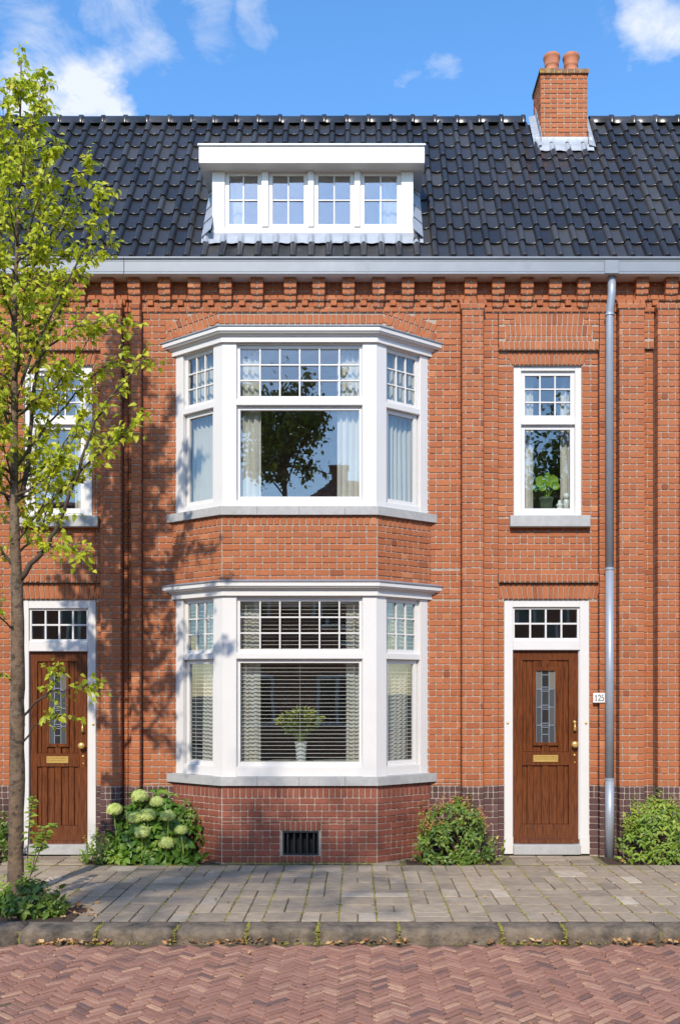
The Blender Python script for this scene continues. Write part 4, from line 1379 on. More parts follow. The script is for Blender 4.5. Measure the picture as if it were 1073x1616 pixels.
# ------------------------------------------------------------------ ground, pavement, kerb, street
KY0, KY1, KH = -3.31, -3.58, .122          # kerb back edge, kerb front edge, kerb height
def sheet(name, x0, x1, y0, y1, z, m, n=1):
    mb = MB()
    mb.add([(x0, y0, z), (x1, y0, z), (x1, y1, z), (x0, y1, z)], [(0, 1, 2, 3)])
    return tag(mb.build(name, m), kind='structure')
sheet('ground', -300, 300, -300, 300, -.32, 'ground')
# pavement bed with two cut-outs (tree pit) and soil beds by the wall
PIT = (-4.6, X(150, -2.75), -3.31, -2.58)
pave = MB()
pave._box((-9, KY0, -.3), (9, PIT[2] + .0, -.02), 0, 0, None) if False else None
pave._box((-9, PIT[3], -.3), (9, .2, -.016), 0, 0, None)
pave._box((PIT[1], KY0, -.3), (9, PIT[3], -.016), 0, 0, None)
pave._box((-9, KY0, -.3), (PIT[0], PIT[3], -.016), 0, 0, None)
pavement = tag(pave.build('pavement', 'joint'), kind='structure')
BED = -.555
beds = [(X(128, -.3), X(352, -.3)), (X(640, -.3), X(787, -.3)), (X(951, -.3), 4.6), (-4.6, X(18, -.3))]
mb = MB()
mb._box((PIT[0], PIT[2], -.3), (PIT[1], PIT[3], -.035), 0, 0, None)
soil = tag(mb.build('tree_pit_soil', 'soil'), kind='structure')
for a, b in beds:
    mb = MB()
    n = 24
    for i in range(n + 1):
        for j in range(7):
            y = BED + .02 + (.52 + .0) * j / 6
            mb.v.append((a + (b - a) * i / n, y, -.012 + (.03 * math.sin(math.pi * j / 6) * math.sin(math.pi * i / n)) + random.uniform(-.005, .01) * (0 < j < 6)))
    for i in range(n):
        for j in range(6):
            mb.f.append((i * 7 + j, (i + 1) * 7 + j, (i + 1) * 7 + j + 1, i * 7 + j + 1)); mb.t.append(0)
    tag(mb.build('planting_bed', 'soil'), kind='structure')
# pavers in columns that run towards the house
pv = []
TP = .331
xj = X(534.5, -3.31)
kk = math.floor((-5.6 - xj) / TP)
def pave_tile(x0, x1, y0, y1):
    xc, yc = (x0 + x1) / 2, (y0 + y1) / 2
    if PIT[0] < xc < PIT[1] and PIT[2] - .1 < yc < PIT[3]: return
    g = .011
    t = rt()
    if random.random() < .06: t = random.uniform(.85, 1)
    pv.append(('p', Brick((xc + random.gauss(0, .0015), yc, random.gauss(0, .0022)), x1 - x0 - g, y1 - y0 - g, random.gauss(0, .004), random.gauss(0, .008), t, 'paver', 'floor', .05)))
while xj + kk * TP < 5.6:
    x0, x1 = xj + kk * TP, xj + (kk + 1) * TP
    off = 0
    y = KY0
    rows = [TP] * 8
    for r, d in enumerate(rows):
        y1 = min(y + d, BED)
        q = random.random()
        if q < .55: pave_tile(x0, (x0 + x1) / 2, y, y1); pave_tile((x0 + x1) / 2, x1, y, y1)
        elif q < .64: pave_tile(x0, x1, y, (y + y1) / 2); pave_tile(x0, x1, (y + y1) / 2, y1)
        else: pave_tile(x0, x1, y, y1)
        y = y1
    # between the soil beds the paving runs on to the wall or the doorstep
    xm = (x0 + x1) / 2
    if not any(a < xm < b for a, b in beds):
        lim_y = -.51 if abs(xm - BAYC) < 1.0 else (-.02 if abs(xm - BAYC) > 1.75 else -.3)
        yy_ = BED
        while yy_ < lim_y - .03:
            y1 = min(yy_ + .24, lim_y)
            if y1 - yy_ > .05: pave_tile(x0, x1, yy_, y1)
            yy_ = y1
    kk += 1
lay(pv, {'p': pavement}, 'paver', 'paving')
# kerb stones, edges worn
kerb = MB(); kerb._box((-9, KY1 + .02, -.5), (9, KY0 + .0, -.03), 0, 0, None)
kerb = tag(kerb.build('kerb', 'joint'), kind='structure')
kx = [-5.2, -4.35, X(-60, KY1), X(30, KY1), X(151, KY1), X(276, KY1), X(388.5, KY1), X(501, KY1), X(630, KY1), X(793, KY1), X(893, KY1), X(1044, KY1), X(1180, KY1), 4.3, 5.2]
def kerb_stone(x0, x1):
    n = max(6, int((x1 - x0) / .06))
    prof = [(KY0 - .004, -.06), (KY0 - .004, -.008), (KY0 - .012, 0), (KY0 - .07, .002), (KY0 - .13, .001), (KY1 + .06, .0), (KY1 + .03, -.007), (KY1 + .010, -.025), (KY1, -.05), (KY1, -.09), (KY1, -.15)]
    v, f = [], []
    m_ = len(prof)
    for i in range(n + 1):
        t = i / n
        e = min(1, min(t, 1 - t) * (x1 - x0) / .03)
        dip = .018 * (1 - e) ** 2
        for k, (y, z) in enumerate(prof):
            r = random.gauss(0, .0022) if 2 < k < 10 else 0
            rr = random.gauss(0, .005) if 5 < k < 10 else 0
            v.append((x0 + .006 + (x1 - x0 - .012) * t, y + (dip if k > 5 else 0) + rr, z - dip * (2 < k < 9) + r))
    for i in range(n):
        for k in range(m_ - 1):
            f.append((i * m_ + k, i * m_ + k + 1, (i + 1) * m_ + k + 1, (i + 1) * m_ + k))
    f.append(tuple(range(m_))[::-1]); f.append(tuple(n * m_ + k for k in range(m_)))
    mb = MB(); mb.add(v, f); return mb.build('kerb_stone', 'kerb', kerb, True)
for a, b in zip(kx, kx[1:]): kerb_stone(a, b)
# street: herringbone of clinker bricks over a bed
ZR_ = -KH
mb = MB(); mb._box((-40, -10.6, -.5), (40, KY1 + .021, ZR_ - .012), 0, 0, None)
street = tag(mb.build('street', 'road_joint'), kind='structure')
rb = []
BL, BW = .166, .0565
A45 = R(45)
ca, sa = math.cos(A45), math.sin(A45)
Bx0, Bx1, By0, By1 = -3.6, 3.9, -7.0, KY1 - .005
def road_brick(u, v, horiz):
    x, y = (u - v) * ca, (u + v) * sa
    x += .1; y -= 5.3
    if not (Bx0 < x < Bx1 and By0 < y < By1 - .045): return
    und = .004 * math.sin(x * 2.1 + y * 3) + .003 * math.sin(x * 5.3 - y * 2)
    rb.append(('r', Brick((x, y, ZR_ + und + random.gauss(0, .0026)), BL - .0115, BW - .0115, A45 + (0 if horiz else math.pi / 2) + random.gauss(0, .018), random.gauss(0, .06), min(1, max(.001, random.gauss(.5, .24))), 'road', 'floor', .05)))
N_ = 110
# unit cell of the herringbone: a horizontal and a vertical brick, stepped by (w, w) and (L, -L)
for i in range(-N_, N_):
    for j in range(-40, 41):
        u, v = i * BW + j * BL, i * BW - j * BL
        road_brick(u + BL / 2, v + BW / 2, True)
        road_brick(u + BW / 2, v + BW + BL / 2 , False)
lay(rb, {'r': street}, 'road_brick', 'street_bricks')
# the rest of the street beyond the bricks laid singly
for q in ((-40, Bx0 - .1, -10.6, KY1 + .02), (Bx1 + .1, 40, -10.6, KY1 + .02), (Bx0 - .1, Bx1 + .1, -10.6, By0 - .1)):
    sheet('street_surface', q[0], q[1], q[2], q[3], ZR_ - .004, 'asphalt')
mb = MB(); mb._box((-40, -13.5, -.5), (40, -10.6, 0), .02, 0, None); tag(mb.build('far_pavement', 'paver'), kind='structure')

# ------------------------------------------------------------------ leaves
def leaf_template(fold=.25, droop=.2, wid=.34, serr=False):
    """pointed oval, base at the origin, tip along +x, length 1, normal +z"""
    xs = [0, .28, .62, 1.0]
    ws = [0, wid, wid * .72, 0]
    v = [(0, 0, 0)]
    for x, w in zip(xs[1:3], ws[1:3]):
        zc = -droop * x * x
        v += [(x, -w, zc + fold * w), (x, 0, zc), (x, w, zc + fold * w)]
    v.append((1, 0, -droop))
    f = [(0, 1, 2), (0, 2, 3), (1, 4, 5), (1, 5, 2), (2, 5, 6), (2, 6, 3), (4, 7, 5), (5, 7, 6)]
    return np.array(v), np.array(f)
def frames(d, n):
    d = d / np.linalg.norm(d, axis=1, keepdims=True)
    y = np.cross(n, d); y /= np.linalg.norm(y, axis=1, keepdims=True) + 1e-9
    z = np.cross(d, y)
    return np.stack([d, y, z], 2)
def foliage(name, rest, parent, m, pos, d, n, size, tint, singles=200, tmpl=None):
    """single leaves as parts (largest in view), the rest one stuff part"""
    tv, tf = tmpl if tmpl is not None else leaf_template()
    pos, d, n, size, tint = map(np.asarray, (pos, d, n, size, tint))
    Fm = frames(d, n)
    dd = pos[:, 1] - CAMY
    px, py = VX + (pos[:, 0] - CAMX) * F / dd, VY - (pos[:, 2] - CAMZ) * F / dd
    vis = (px > 5) & (px < 1068) & (py > 5) & (py < 1610)
    face = np.abs(Fm[:, 1, 2])
    wt = np.where(vis, size * (face + .2) / dd - pos[:, 1] * .004, -1)
    order = np.argsort(-wt)
    one = order[:singles]; one = one[wt[one] > 0]
    me = fast_mesh(name, tv, tf, m)
    for i in one:
        e = Matrix(Fm[i].tolist()).to_euler()
        link(name, me, pos[i], parent, e, (size[i],) * 3, tint[i])
    keep = np.ones(len(pos), bool); keep[one] = False
    idx = np.nonzero(keep)[0]
    if len(idx) == 0: return
    V = np.einsum('nij,kj->nki', Fm[idx], tv) * size[idx, None, None] + pos[idx, None, :]
    Q = tf[None] + (np.arange(len(idx)) * len(tv))[:, None, None]
    org = pos[idx].mean(0)
    me = fast_mesh(rest, V.reshape(-1, 3) - org, Q.reshape(-1, tf.shape[1]), m, np.repeat(tint[idx], len(tf)))
    tag(link(rest, me, org, parent), kind='stuff')

# ------------------------------------------------------------------ street tree
TY = -2.32
tree = empty('street_tree', P(26, 1415, TY), None, 'slender young street tree with fresh yellow green leaves in front of the houses', 'tree')
def TP_(px, py, dy=0): return P(px, py, TY + dy)
trunk = MB()
tp = [(24, 1421), (25, 1400), (26, 1330), (27.5, 1230), (28, 1130), (29, 1040), (28, 960), (26, 900), (24, 850), (23, 800), (23, 700), (24, 600), (23, 520), (24, 460), (27, 400), (30, 320), (32, 240), (33, 160), (35, 72)]
tw = [14.5, 13.5, 12.8, 12.4, 12.0, 11.6, 10.5, 9.5, 8.5, 7.2, 6.2, 5.4, 4.8, 4.0, 3.2, 2.6, 2.0, 1.4, .7]
tpts, trad = [], []
for i in range(len(tp) - 1):
    for k in range(4):
        t = k / 4
        x, y = [tp[i][j] + (tp[i + 1][j] - tp[i][j]) * t for j in (0, 1)]
        tpts.append(TP_(x + random.gauss(0, .25), y)); trad.append((tw[i] + (tw[i + 1] - tw[i]) * t) / 162.5 * random.uniform(.86, .98))
trunk.tube(tpts, trad, 12)
trunk_o = trunk.build('trunk', 'bark', tree, True)
BR = []     # branches: list of points, start radius (px)
named = [
 ([(33, 915), (50, 890), (70, 868), (88, 838), (102, 805), (122, 745), (144, 680), (170, 632), (200, 598), (230, 568)], 4.6, -.5),
 ([(24, 795), (34, 780), (45, 735), (49, 690), (55, 600), (72, 540), (100, 480), (128, 432), (150, 400), (178, 384)], 4.4, .25),
 ([(70, 800), (110, 762), (150, 722), (190, 690), (222, 655)], 2.4, -.7),
 ([(60, 872), (85, 862), (110, 866), (136, 878)], 1.8, -.6),
 ([(35, 1132), (58, 1108), (80, 1092), (110, 1086), (150, 1084)], 2.2, -.35),
 ([(36, 1172), (52, 1150), (75, 1136), (100, 1130), (128, 1136)], 1.8, -.2),
 ([(60, 1108), (82, 1084), (95, 1062), (96, 1055)], 1.3, -.3),
 ([(21, 892), (8, 872), (-12, 850), (-45, 800)], 3.0, -.1),
 ([(22, 812), (8, 778), (-12, 742), (-40, 690)], 3.0, .2),
 ([(22, 690), (5, 640), (-18, 585), (-40, 520)], 2.6, -.3),
 ([(23, 497), (40, 455), (60, 410), (95, 345), (120, 290), (140, 250)], 2.4, .1),
 ([(24, 470), (8, 430), (-8, 370), (-16, 300)], 2.2, .2),
 ([(26, 420), (45, 370), (62, 310), (74, 262), (80, 235)], 1.8, -.3),
 ([(45, 590), (80, 545), (120, 515), (165, 505), (200, 508)], 2.2, -.4),
 ([(24, 640), (50, 560), (90, 480), (130, 400), (152, 330), (163, 300)], 2.6, -.25),
 ([(31, 280), (45, 220), (60, 165), (74, 122)], 1.2, .0),
 ([(31, 300), (15, 250), (4, 200), (6, 150)], 1.2, -.1),
 ([(24, 740), (60, 690), (105, 640), (150, 590), (196, 556)], 2.4, .35),
 ([(30, 1010), (10, 985), (-10, 960), (-30, 940)], 1.8, -.3),
 ([(29, 1090), (15, 1070), (-5, 1060), (-25, 1060)], 1.6, -.2),
]
for p, r, dy in named:
    n = len(p)
    BR.append(([TP_(x, y, dy * (i / (n - 1)) ** 1.2) for i, (x, y) in enumerate(p)], r / 162.5))
EXT = [(80, 10), (130, 46), (200, 78), (250, 84), (310, 104), (360, 128), (400, 140), (470, 118), (530, 142), (600, 170), (680, 165), (740, 140), (800, 110), (870, 60)]
def ext(y): return float(np.interp(y, [e[0] for e in EXT], [e[1] for e in EXT])) / 162.5
tz = [(y, x) for x, y in tp][::-1]
def trunk_x(y): return float(np.interp(y, [q[0] for q in tz], [q[1] for q in tz]))
for i in range(54):
    ytip = 110 + 640 * ((i + random.random()) / 54) ** .95
    L = ext(ytip) * random.uniform(.55, 1.0)
    ys = ytip + L * 162.5 * random.uniform(.55, 1.0) + 18
    az = i * 2.399 + random.uniform(-.3, .3)
    a = TP_(trunk_x(ys), ys)
    tip = Vector((a.x + L * math.cos(az), TY + L * math.sin(az) * .8, Z(ytip, TY)))
    mid = a.lerp(tip, .45) + Vector((L * .10 * math.cos(az), L * .1 * math.sin(az), -L * .10))
    BR.append(([a, a.lerp(mid, .5) + Vector((0, 0, -.01)), mid, mid.lerp(tip, .5) + Vector((0, 0, .03)), tip], max(.6, 1.1 + L * 1.4) / 162.5))
leaves_p, leaves_d, leaves_n, leaves_s, leaves_t = [], [], [], [], []
def add_leaf(p, out):
    d = Vector((out.x + random.gauss(0, .5), out.y + random.gauss(0, .5), out.z * .4 - .55 + random.gauss(0, .35)))
    n = Vector((random.gauss(0, .5), -.35 + random.gauss(0, .5), .75))
    hgt = (p.z - 3) / 5.5
    leaves_p.append(p); leaves_d.append(d); leaves_n.append(n)
    leaves_s.append(random.choice((random.uniform(.042, .065), random.uniform(.055, .082))))
    leaves_t.append(min(1, max(.01, random.gauss(.48, .22))))
twigs = MB()
def subdiv(pts, k=3):
    out = []
    for i in range(len(pts) - 1):
        for j in range(k): out.append(pts[i].lerp(pts[i + 1], j / k))
    return out + [pts[-1]]
BASE_Z = Z(900, TY)
for pts_, r in BR:
    pp = subdiv([Vector(q) for q in pts_], 3)
    n = len(pp)
    pp = [q + Vector((random.gauss(0, .007), random.gauss(0, .007), random.gauss(0, .007))) * (0 < i < n - 1) for i, q in enumerate(pp)]
    rad = [max(.0022, r * (1 - .82 * i / (n - 1))) for i in range(n)]
    if r > 1.7 / 162.5:
        mb = MB(); mb.tube(pp, rad, 7); mb.build('branch', 'twig', tree, True)
    else:
        twigs.tube(pp, rad, 5, cap=False)
    length = sum((b - a).length for a, b in zip(pp, pp[1:]))
    low = pts_[0].z < BASE_Z
    nt = int(length * (30 if not low else 14)) + 3
    for k in range(nt):
        t = random.uniform(.18 if not low else .35, 1.0)
        i = min(n - 2, int(t * (n - 1)))
        a = pp[i].lerp(pp[i + 1], t * (n - 1) - i)
        ax = (pp[i + 1] - pp[i]).normalized()
        side = Vector((random.gauss(0, 1), random.gauss(0, .8), random.gauss(.25, .6))); side = (side - ax * side.dot(ax)).normalized()
        d = (ax * random.uniform(.4, 1.0) + side * random.uniform(.5, 1.0) + Vector((0, 0, .15))).normalized()
        tl = random.uniform(.10, .30) * (1 - .35 * t)
        tip = a + d * tl + Vector((0, 0, -.02))
        twigs.tube([a, a + d * tl * .5 + Vector((0, 0, .008)), tip], [.0028, .002, .0012], 4, cap=False)
        m_ = random.randint(3, 6)
        for q in range(m_):
            u = (q + 1) / m_
            p = a.lerp(tip, u) + Vector((random.gauss(0, .008), random.gauss(0, .008), random.gauss(0, .008)))
            add_leaf(p, (d * .5 + Vector((random.gauss(0, .6), random.gauss(0, .6), random.gauss(0, .3)))))
    for q in range(5): add_leaf(pp[-1] + Vector((random.gauss(0, .02), random.gauss(0, .02), random.gauss(0, .03))), ax)
# leader tip
for k in range(110):
    y = random.uniform(68, 300)
    p = TP_(trunk_x(y), y); o = Vector((random.gauss(0, 1), random.gauss(0, 1), .3)).normalized()
    add_leaf(p + o * random.uniform(.01, .06 + .05 * (y > 110)), o)
crown = twigs.build('twigs', 'twig', tree); tag(crown, kind='stuff')
foliage('leaf', 'crown', tree, 'leaf', leaves_p, leaves_d, leaves_n, leaves_s, leaves_t, 300, leaf_template(.3, .25, .36))
print('tree leaves', len(leaves_p))

# ------------------------------------------------------------------ shrubs
def shrub(root, mname, c, rx, ry, rz, n, size, singles, clump=6, stems=14, tmpl=None, tint_top=.0, whips=0, seed=1, tb=.0):
    rg = np.random.default_rng(seed)
    c = np.array(c)
    pos, d, nn, s, t = [], [], [], [], []
    st = MB()
    base = np.array([c[0], c[1] + ry * .25, 0.0])
    tips = []
    for k in range(stems):
        a = rg.uniform(0, 2 * math.pi); e = rg.uniform(.1, 1.45)
        q = c + np.array([rx * math.cos(a) * math.cos(e), ry * math.sin(a) * math.cos(e), rz * math.sin(e) * .9 - 0.0]) * rg.uniform(.7, .95)
        q[2] = max(q[2], .06)
        b0 = base + np.array([rg.normal(0, rx * .12), rg.normal(0, ry * .12), 0])
        st.tube([b0, (b0 + q) / 2 + np.array([0, 0, .06]), q], [.006, .004, .002], 4, cap=False)
    st.build('stem', 'twig', root)
    for k in range(n // clump):
        # clumps over the outer shell, thinner inside
        z = rg.uniform(-.35, 1); a = rg.uniform(0, 2 * math.pi)
        if rg.uniform() < .72: a = -abs(a - math.pi) if False else rg.uniform(math.pi, 2 * math.pi)
        r = math.sqrt(max(0, 1 - z * z))
        dirv = np.array([r * math.cos(a), r * math.sin(a), z])
        lump = 1 + .20 * math.sin(3.1 * a + seed) * math.sin(4 * z + seed) + .1 * math.sin(7 * a + 2 * seed + 5 * z) + rg.normal(0, .06)
        rad = rg.uniform(.72, 1.0) * lump
        q = c + dirv * np.array([rx, ry, rz]) * rad
        if q[2] < .03: q[2] = rg.uniform(.03, .12)
        out = dirv / np.array([rx, ry, rz]); out /= np.linalg.norm(out)
        tt = rg.normal(.42, .17) + tb + (.25 if rg.uniform() < .12 else 0)
        for m_ in range(clump):
            aa = 2 * math.pi * m_ / clump + rg.uniform(0, .8)
            tang = np.cross(out, [0, 0, 1.0]); tang /= np.linalg.norm(tang) + 1e-6
            bit = np.cross(out, tang)
            dd = tang * math.cos(aa) + bit * math.sin(aa) + out * rg.uniform(.1, .8) + np.array([0, 0, -.35])
            pos.append(q + dd * .012); d.append(dd); nn.append(out + np.array([0, -.15, .6]) + rg.normal(0, .35, 3))
            s.append(size * rg.uniform(.45, 1.25)); t.append(tt + rg.normal(0, .1))
    for k in range(whips):
        a = rg.uniform(math.pi, 2 * math.pi); zz_ = rg.uniform(.35, .98); r = math.sqrt(1 - zz_ ** 2)
        dirv = np.array([r * math.cos(a), r * math.sin(a) * .8, zz_])
        q0 = c + dirv * np.array([rx, ry, rz]) * .85
        L_ = rg.uniform(.06, .16)
        up = dirv * .7 + np.array([rg.normal(0, .3), -.1, .7]); up /= np.linalg.norm(up)
        for m_ in range(6):
            f_ = m_ / 5
            aa = m_ * 2.4
            pos.append(q0 + up * L_ * f_); d.append(up * .7 + np.array([math.cos(aa), math.sin(aa) * .6, 0]) * .8); nn.append(np.array([0, -.4, .8]) + rg.normal(0, .3, 3))
            s.append(size * rg.uniform(.4, .75) * (1.1 - .4 * f_)); t.append(rg.uniform(.72, .9) + tint_top * f_)
    t = np.clip(np.array(t), .01, 1)
    foliage('leaf', 'foliage', root, mname, np.array(pos), np.array(d), np.array(nn), np.array(s), t, singles, tmpl)
def plant_c(px, pyb, y): return X(px, y), y
# hydrangea left of the bay
hy = -.36
hydr = empty('hydrangea_bush', (X(240, hy), hy, 0), None, 'hydrangea bush with pale green flower heads beside the left door', 'shrub')
shrub(hydr, 'hydrangea_leaf', (X(243, hy), hy + .02, .16), .52, .28, .62, 1150, .105, 190, 5, 22, leaf_template(.2, .3, .36), seed=3)
shrub(hydr, 'acer_leaf', (X(168, hy), hy - .02, .06), .27, .22, .30, 420, .062, 40, 5, 8, leaf_template(.2, .3, .2), seed=9, whips=10)
shrub(hydr, 'hydrangea_leaf', (X(288, hy), hy + .12, .2), .26, .2, .5, 300, .055, 20, 5, 8, leaf_template(.2, .3, .24), seed=12, whips=12)
for (px, py, r) in ((221, 1258, 10.5), (248, 1267, 9), (181, 1279, 10), (215, 1292, 9.5), (233, 1288, 10.5), (266, 1289, 9), (225, 1315, 10), (263, 1332, 10), (286, 1311, 8)):
    yb = hy - .26 - random.uniform(0, .06) + (.14 if py < 1285 else 0)
    rr = r * (yb - CAMY) / F * 1.25
    c = P(px, py, yb)
    V, Q, Tn = [], [], []
    # a dome of small four-petalled florets
    nfl = 90
    for k in range(nfl):
        zz_ = 1 - 1.5 * (k + .5) / nfl; a = k * 2.39996
        r_ = math.sqrt(max(0, 1 - zz_ * zz_))
        o = Vector((r_ * math.cos(a), r_ * math.sin(a), zz_ * .82 + .1))
        t1 = o.orthogonal().normalized(); t2 = o.cross(t1)
        ctr = c + o * rr * random.uniform(.9, 1.04)
        ang0 = random.uniform(0, 1.5)
        tn = random.uniform(.2, .95)
        for m_ in range(4):
            a1 = ang0 + m_ * math.pi / 2
            dv = t1 * math.cos(a1) + t2 * math.sin(a1); dn = t1 * -math.sin(a1) + t2 * math.cos(a1)
            L_ = rr * .24; b = len(V)
            V += [ctr, ctr + dv * L_ * .55 + dn * L_ * .42 + o * .004, ctr + dv * L_, ctr + dv * L_ * .55 - dn * L_ * .42 + o * .004]
            Q.append((b, b + 1, b + 2, b + 3)); Tn.append(tn)
    core = MB(); core.add(V, Q); core.t = Tn
    core.lathe(c, [(rr * .3, -rr * .6), (rr * .8, -rr * .2), (rr * .86, rr * .2), (rr * .5, rr * .66), (rr * .1, rr * .8)], 12, .25)
    core.tube([c - Vector((0, 0, rr * .5)), c + Vector((random.gauss(0, .02), .06, -rr - .2))], [.006, .007], 5, .05)
    core.build('flower_head', 'bloom', hydr)
sy = -.36
sh = empty('shrub', (X(716, sy), sy, 0), None, 'rounded green shrub with reddish shoot tips between the bay and the right door', 'shrub', 'shrubs along the wall')
shrub(sh, 'shrub_leaf', (X(716, sy), sy + .02, .14), .47, .27, .60, 1350, .066, 150, 5, 24, leaf_template(.22, .3, .25), .28, 110, 5)
sh2 = empty('shrub', (X(1030, sy), sy, 0), None, 'bright green shrub right of the grey downpipe at the picture edge', 'shrub', 'shrubs along the wall')
shrub(sh2, 'acer_leaf', (X(1034, sy), sy + .02, .16), .46, .27, .62, 1300, .066, 130, 5, 22, leaf_template(.22, .35, .24), .05, 90, 6)
sh3 = empty('shrub', (X(-22, sy), sy, 0), None, 'dark green shrub partly seen left of the left door behind the tree', 'shrub', 'shrubs along the wall')
shrub(sh3, 'shrub_leaf', (X(-30, sy), sy + .02, .16), .36, .26, .60, 600, .07, 40, 5, 12, leaf_template(.22, .3, .28), 0, 10, 8)
# plants at the foot of the tree
ty = -2.9
und = empty('leafy_plant', (X(52, ty), ty, 0), None, 'low dark green leafy plant around the foot of the young tree', 'plant', 'plants at the tree foot')
shrub(und, 'shrub_leaf', (X(52, ty), ty, .02), .29, .22, .26, 420, .085, 110, 5, 10, leaf_template(.2, .35, .27), 0, 6, 15, -.02)
und2 = empty('leafy_plant', (X(2, ty + .1), ty + .1, 0), None, 'pale green small plant left of the tree trunk at the picture edge', 'plant', 'plants at the tree foot')
shrub(und2, 'acer_leaf', (X(0, ty + .1), ty + .1, .02), .17, .16, .22, 160, .07, 20, 5, 6, leaf_template(.2, .35, .28), 0, 6, 17)
def sapling(label, pts_, nl, size, m, seed, cat='plant'):
    rg = random.Random(seed)
    r = empty('sapling', pts_[0][0], None, label, cat, 'saplings at the tree foot')
    mb = MB(); pos, d, n_, s, t = [], [], [], [], []
    for line in pts_:
        line = subdiv([Vector(q) for q in line], 3)
        mb.tube(line, [.006 - .004 * i / (len(line) - 1) for i in range(len(line))], 5, cap=False)
        for k in range(nl):
            tt = .25 + .75 * k / nl; i = min(len(line) - 2, int(tt * (len(line) - 1)))
            q = line[i].lerp(line[i + 1], tt * (len(line) - 1) - i); sd = 1 if k % 2 else -1
            for rep in range(2):
                pos.append(q); d.append(Vector((sd * (1 if rep == 0 else -.8), rg.gauss(-.2, .4), rg.gauss(.1, .3)))); n_.append(Vector((rg.gauss(0, .3), -.4, .8)))
                s.append(size * rg.uniform(.6, 1.1) * (1.15 - .5 * tt)); t.append(rg.uniform(.4, .85))
    mb.build('stem', 'twig', r)
    foliage('leaf', 'foliage', r, m, pos, d, n_, s, t, 60)
sapling('thin leafy sapling growing beside the tree trunk in front of the left door', [[P(44, 1400, -2.6), P(52, 1370, -2.6), P(60, 1330, -2.6), P(66, 1300, -2.55)], [P(50, 1380, -2.65), P(68, 1330, -2.6), P(76, 1305, -2.6), P(90, 1300, -2.6)], [P(44, 1360, -2.55), P(46, 1310, -2.55), P(50, 1275, -2.5), P(55, 1255, -2.5)]], 13, .085, 'acer_leaf', 4)

# ------------------------------------------------------------------ curtains, blinds, things on the window boards
def curtain(label, face, u0, u1, v0, v1, w, m='curtain', folds=None, amp=.022, group='curtains'):
    n = max(12, int((u1 - u0) * 130)); folds = folds or max(2, round((u1 - u0) / .075))
    mb = MB(); ph = random.uniform(0, 6)
    nv = 8
    for j in range(nv + 1):
        for i in range(n + 1):
            t = i / n; s = j / nv
            a = t * folds * 2 * math.pi + ph + .35 * math.sin(t * 7 + ph)
            ww = w + amp * math.sin(a) * (.75 + .25 * s) + amp * .35 * math.sin(a * 2.1 + 1) + .006 * math.sin(s * 5 + t * 9)
            mb.v.append(tuple(face((u0 + (u1 - u0) * t + .006 * math.sin(s * 3 + ph) * (t > .02) * (t < .98), ww, v1 + (v0 - v1) * s))))
    for j in range(nv):
        for i in range(n):
            mb.f.append((j * (n + 1) + i, j * (n + 1) + i + 1, (j + 1) * (n + 1) + i + 1, (j + 1) * (n + 1) + i)); mb.t.append(0)
    o = mb.build('curtain', m, None, True)
    return tag(o, label, 'curtain', group)
fs = bay_faces(-.02)
fL, fF, fR = fs[0][0], fs[1][0], fs[2][0]
lnF, lnS = fs[1][1], fs[0][1]
def fu(px): return X(px, -.4) - fF.o.x
up0, up1 = UP['gl0'] - .02, UP['gu1'] + .06
lo0, lo1 = LO['gl0'] - .02, LO['gu1'] + .06
curtain('pale curtain at the left edge of the upper bay window front', fF, fu(372), fu(411), up0, up1, .17)
curtain('pale curtain at the right edge of the upper bay window front', fF, fu(532), fu(578), up0, up1, .17)
curtain('pale curtain filling the left side light of the upper bay window', fL, .14, .66, up0, up1, .17)
curtain('pale curtain in the right side light of the upper bay window', fR, .20, .70, up0, up1, .17)
curtain('pale curtain at the left edge of the lower bay window front', fF, fu(374), fu(410), lo0, lo1, .20, amp=.009)
curtain('pale curtain at the right edge of the lower bay window front', fF, fu(546), fu(575), lo0, lo1, .20, amp=.009)
curtain('pale curtain in the left side light of the lower bay window', fL, .28, .66, lo0, lo1, .20, amp=.009)
curtain('pale curtain in the right side light of the lower bay window', fR, .22, .62, lo0, lo1, .20, amp=.009)
wr = Face((0, .085, 0), (1, 0, 0), (0, -1, 0))
xa, xb, zbd = WIN_R
curtain('narrow pale curtain on the left in the window above the right door', wr, X(824, .3), X(842, .3), zbd + .005, Z(585, .3), .25)
curtain('narrow pale curtain on the right in the window above the right door', wr, X(884, .3), X(904, .3), zbd + .005, Z(585, .3), .25)
xa2, xb2, zbd2 = WIN_L
curtain('pale curtain on the left in the window behind the tree', wr, X(46, .3), X(80, .3), zbd2 + .005, Z(585, .3), .25)
curtain('narrow pale curtain on the right in the window behind the tree', wr, X(118, .3), X(134, .3), zbd2 + .005, Z(585, .3), .25)
dmf = Face((0, DY, 0), (1, 0, 0), (0, -1, 0))
curtain('white net curtain in the leftmost dormer window', dmf, X(356, .3), X(384, .3), Z(362, .25), Z(272, .25), .18, 'net', None, .012)
curtain('white net curtain in the rightmost dormer window', dmf, X(598, .3), X(629, .3), Z(362, .25), Z(272, .25), .18, 'net', None, .012)
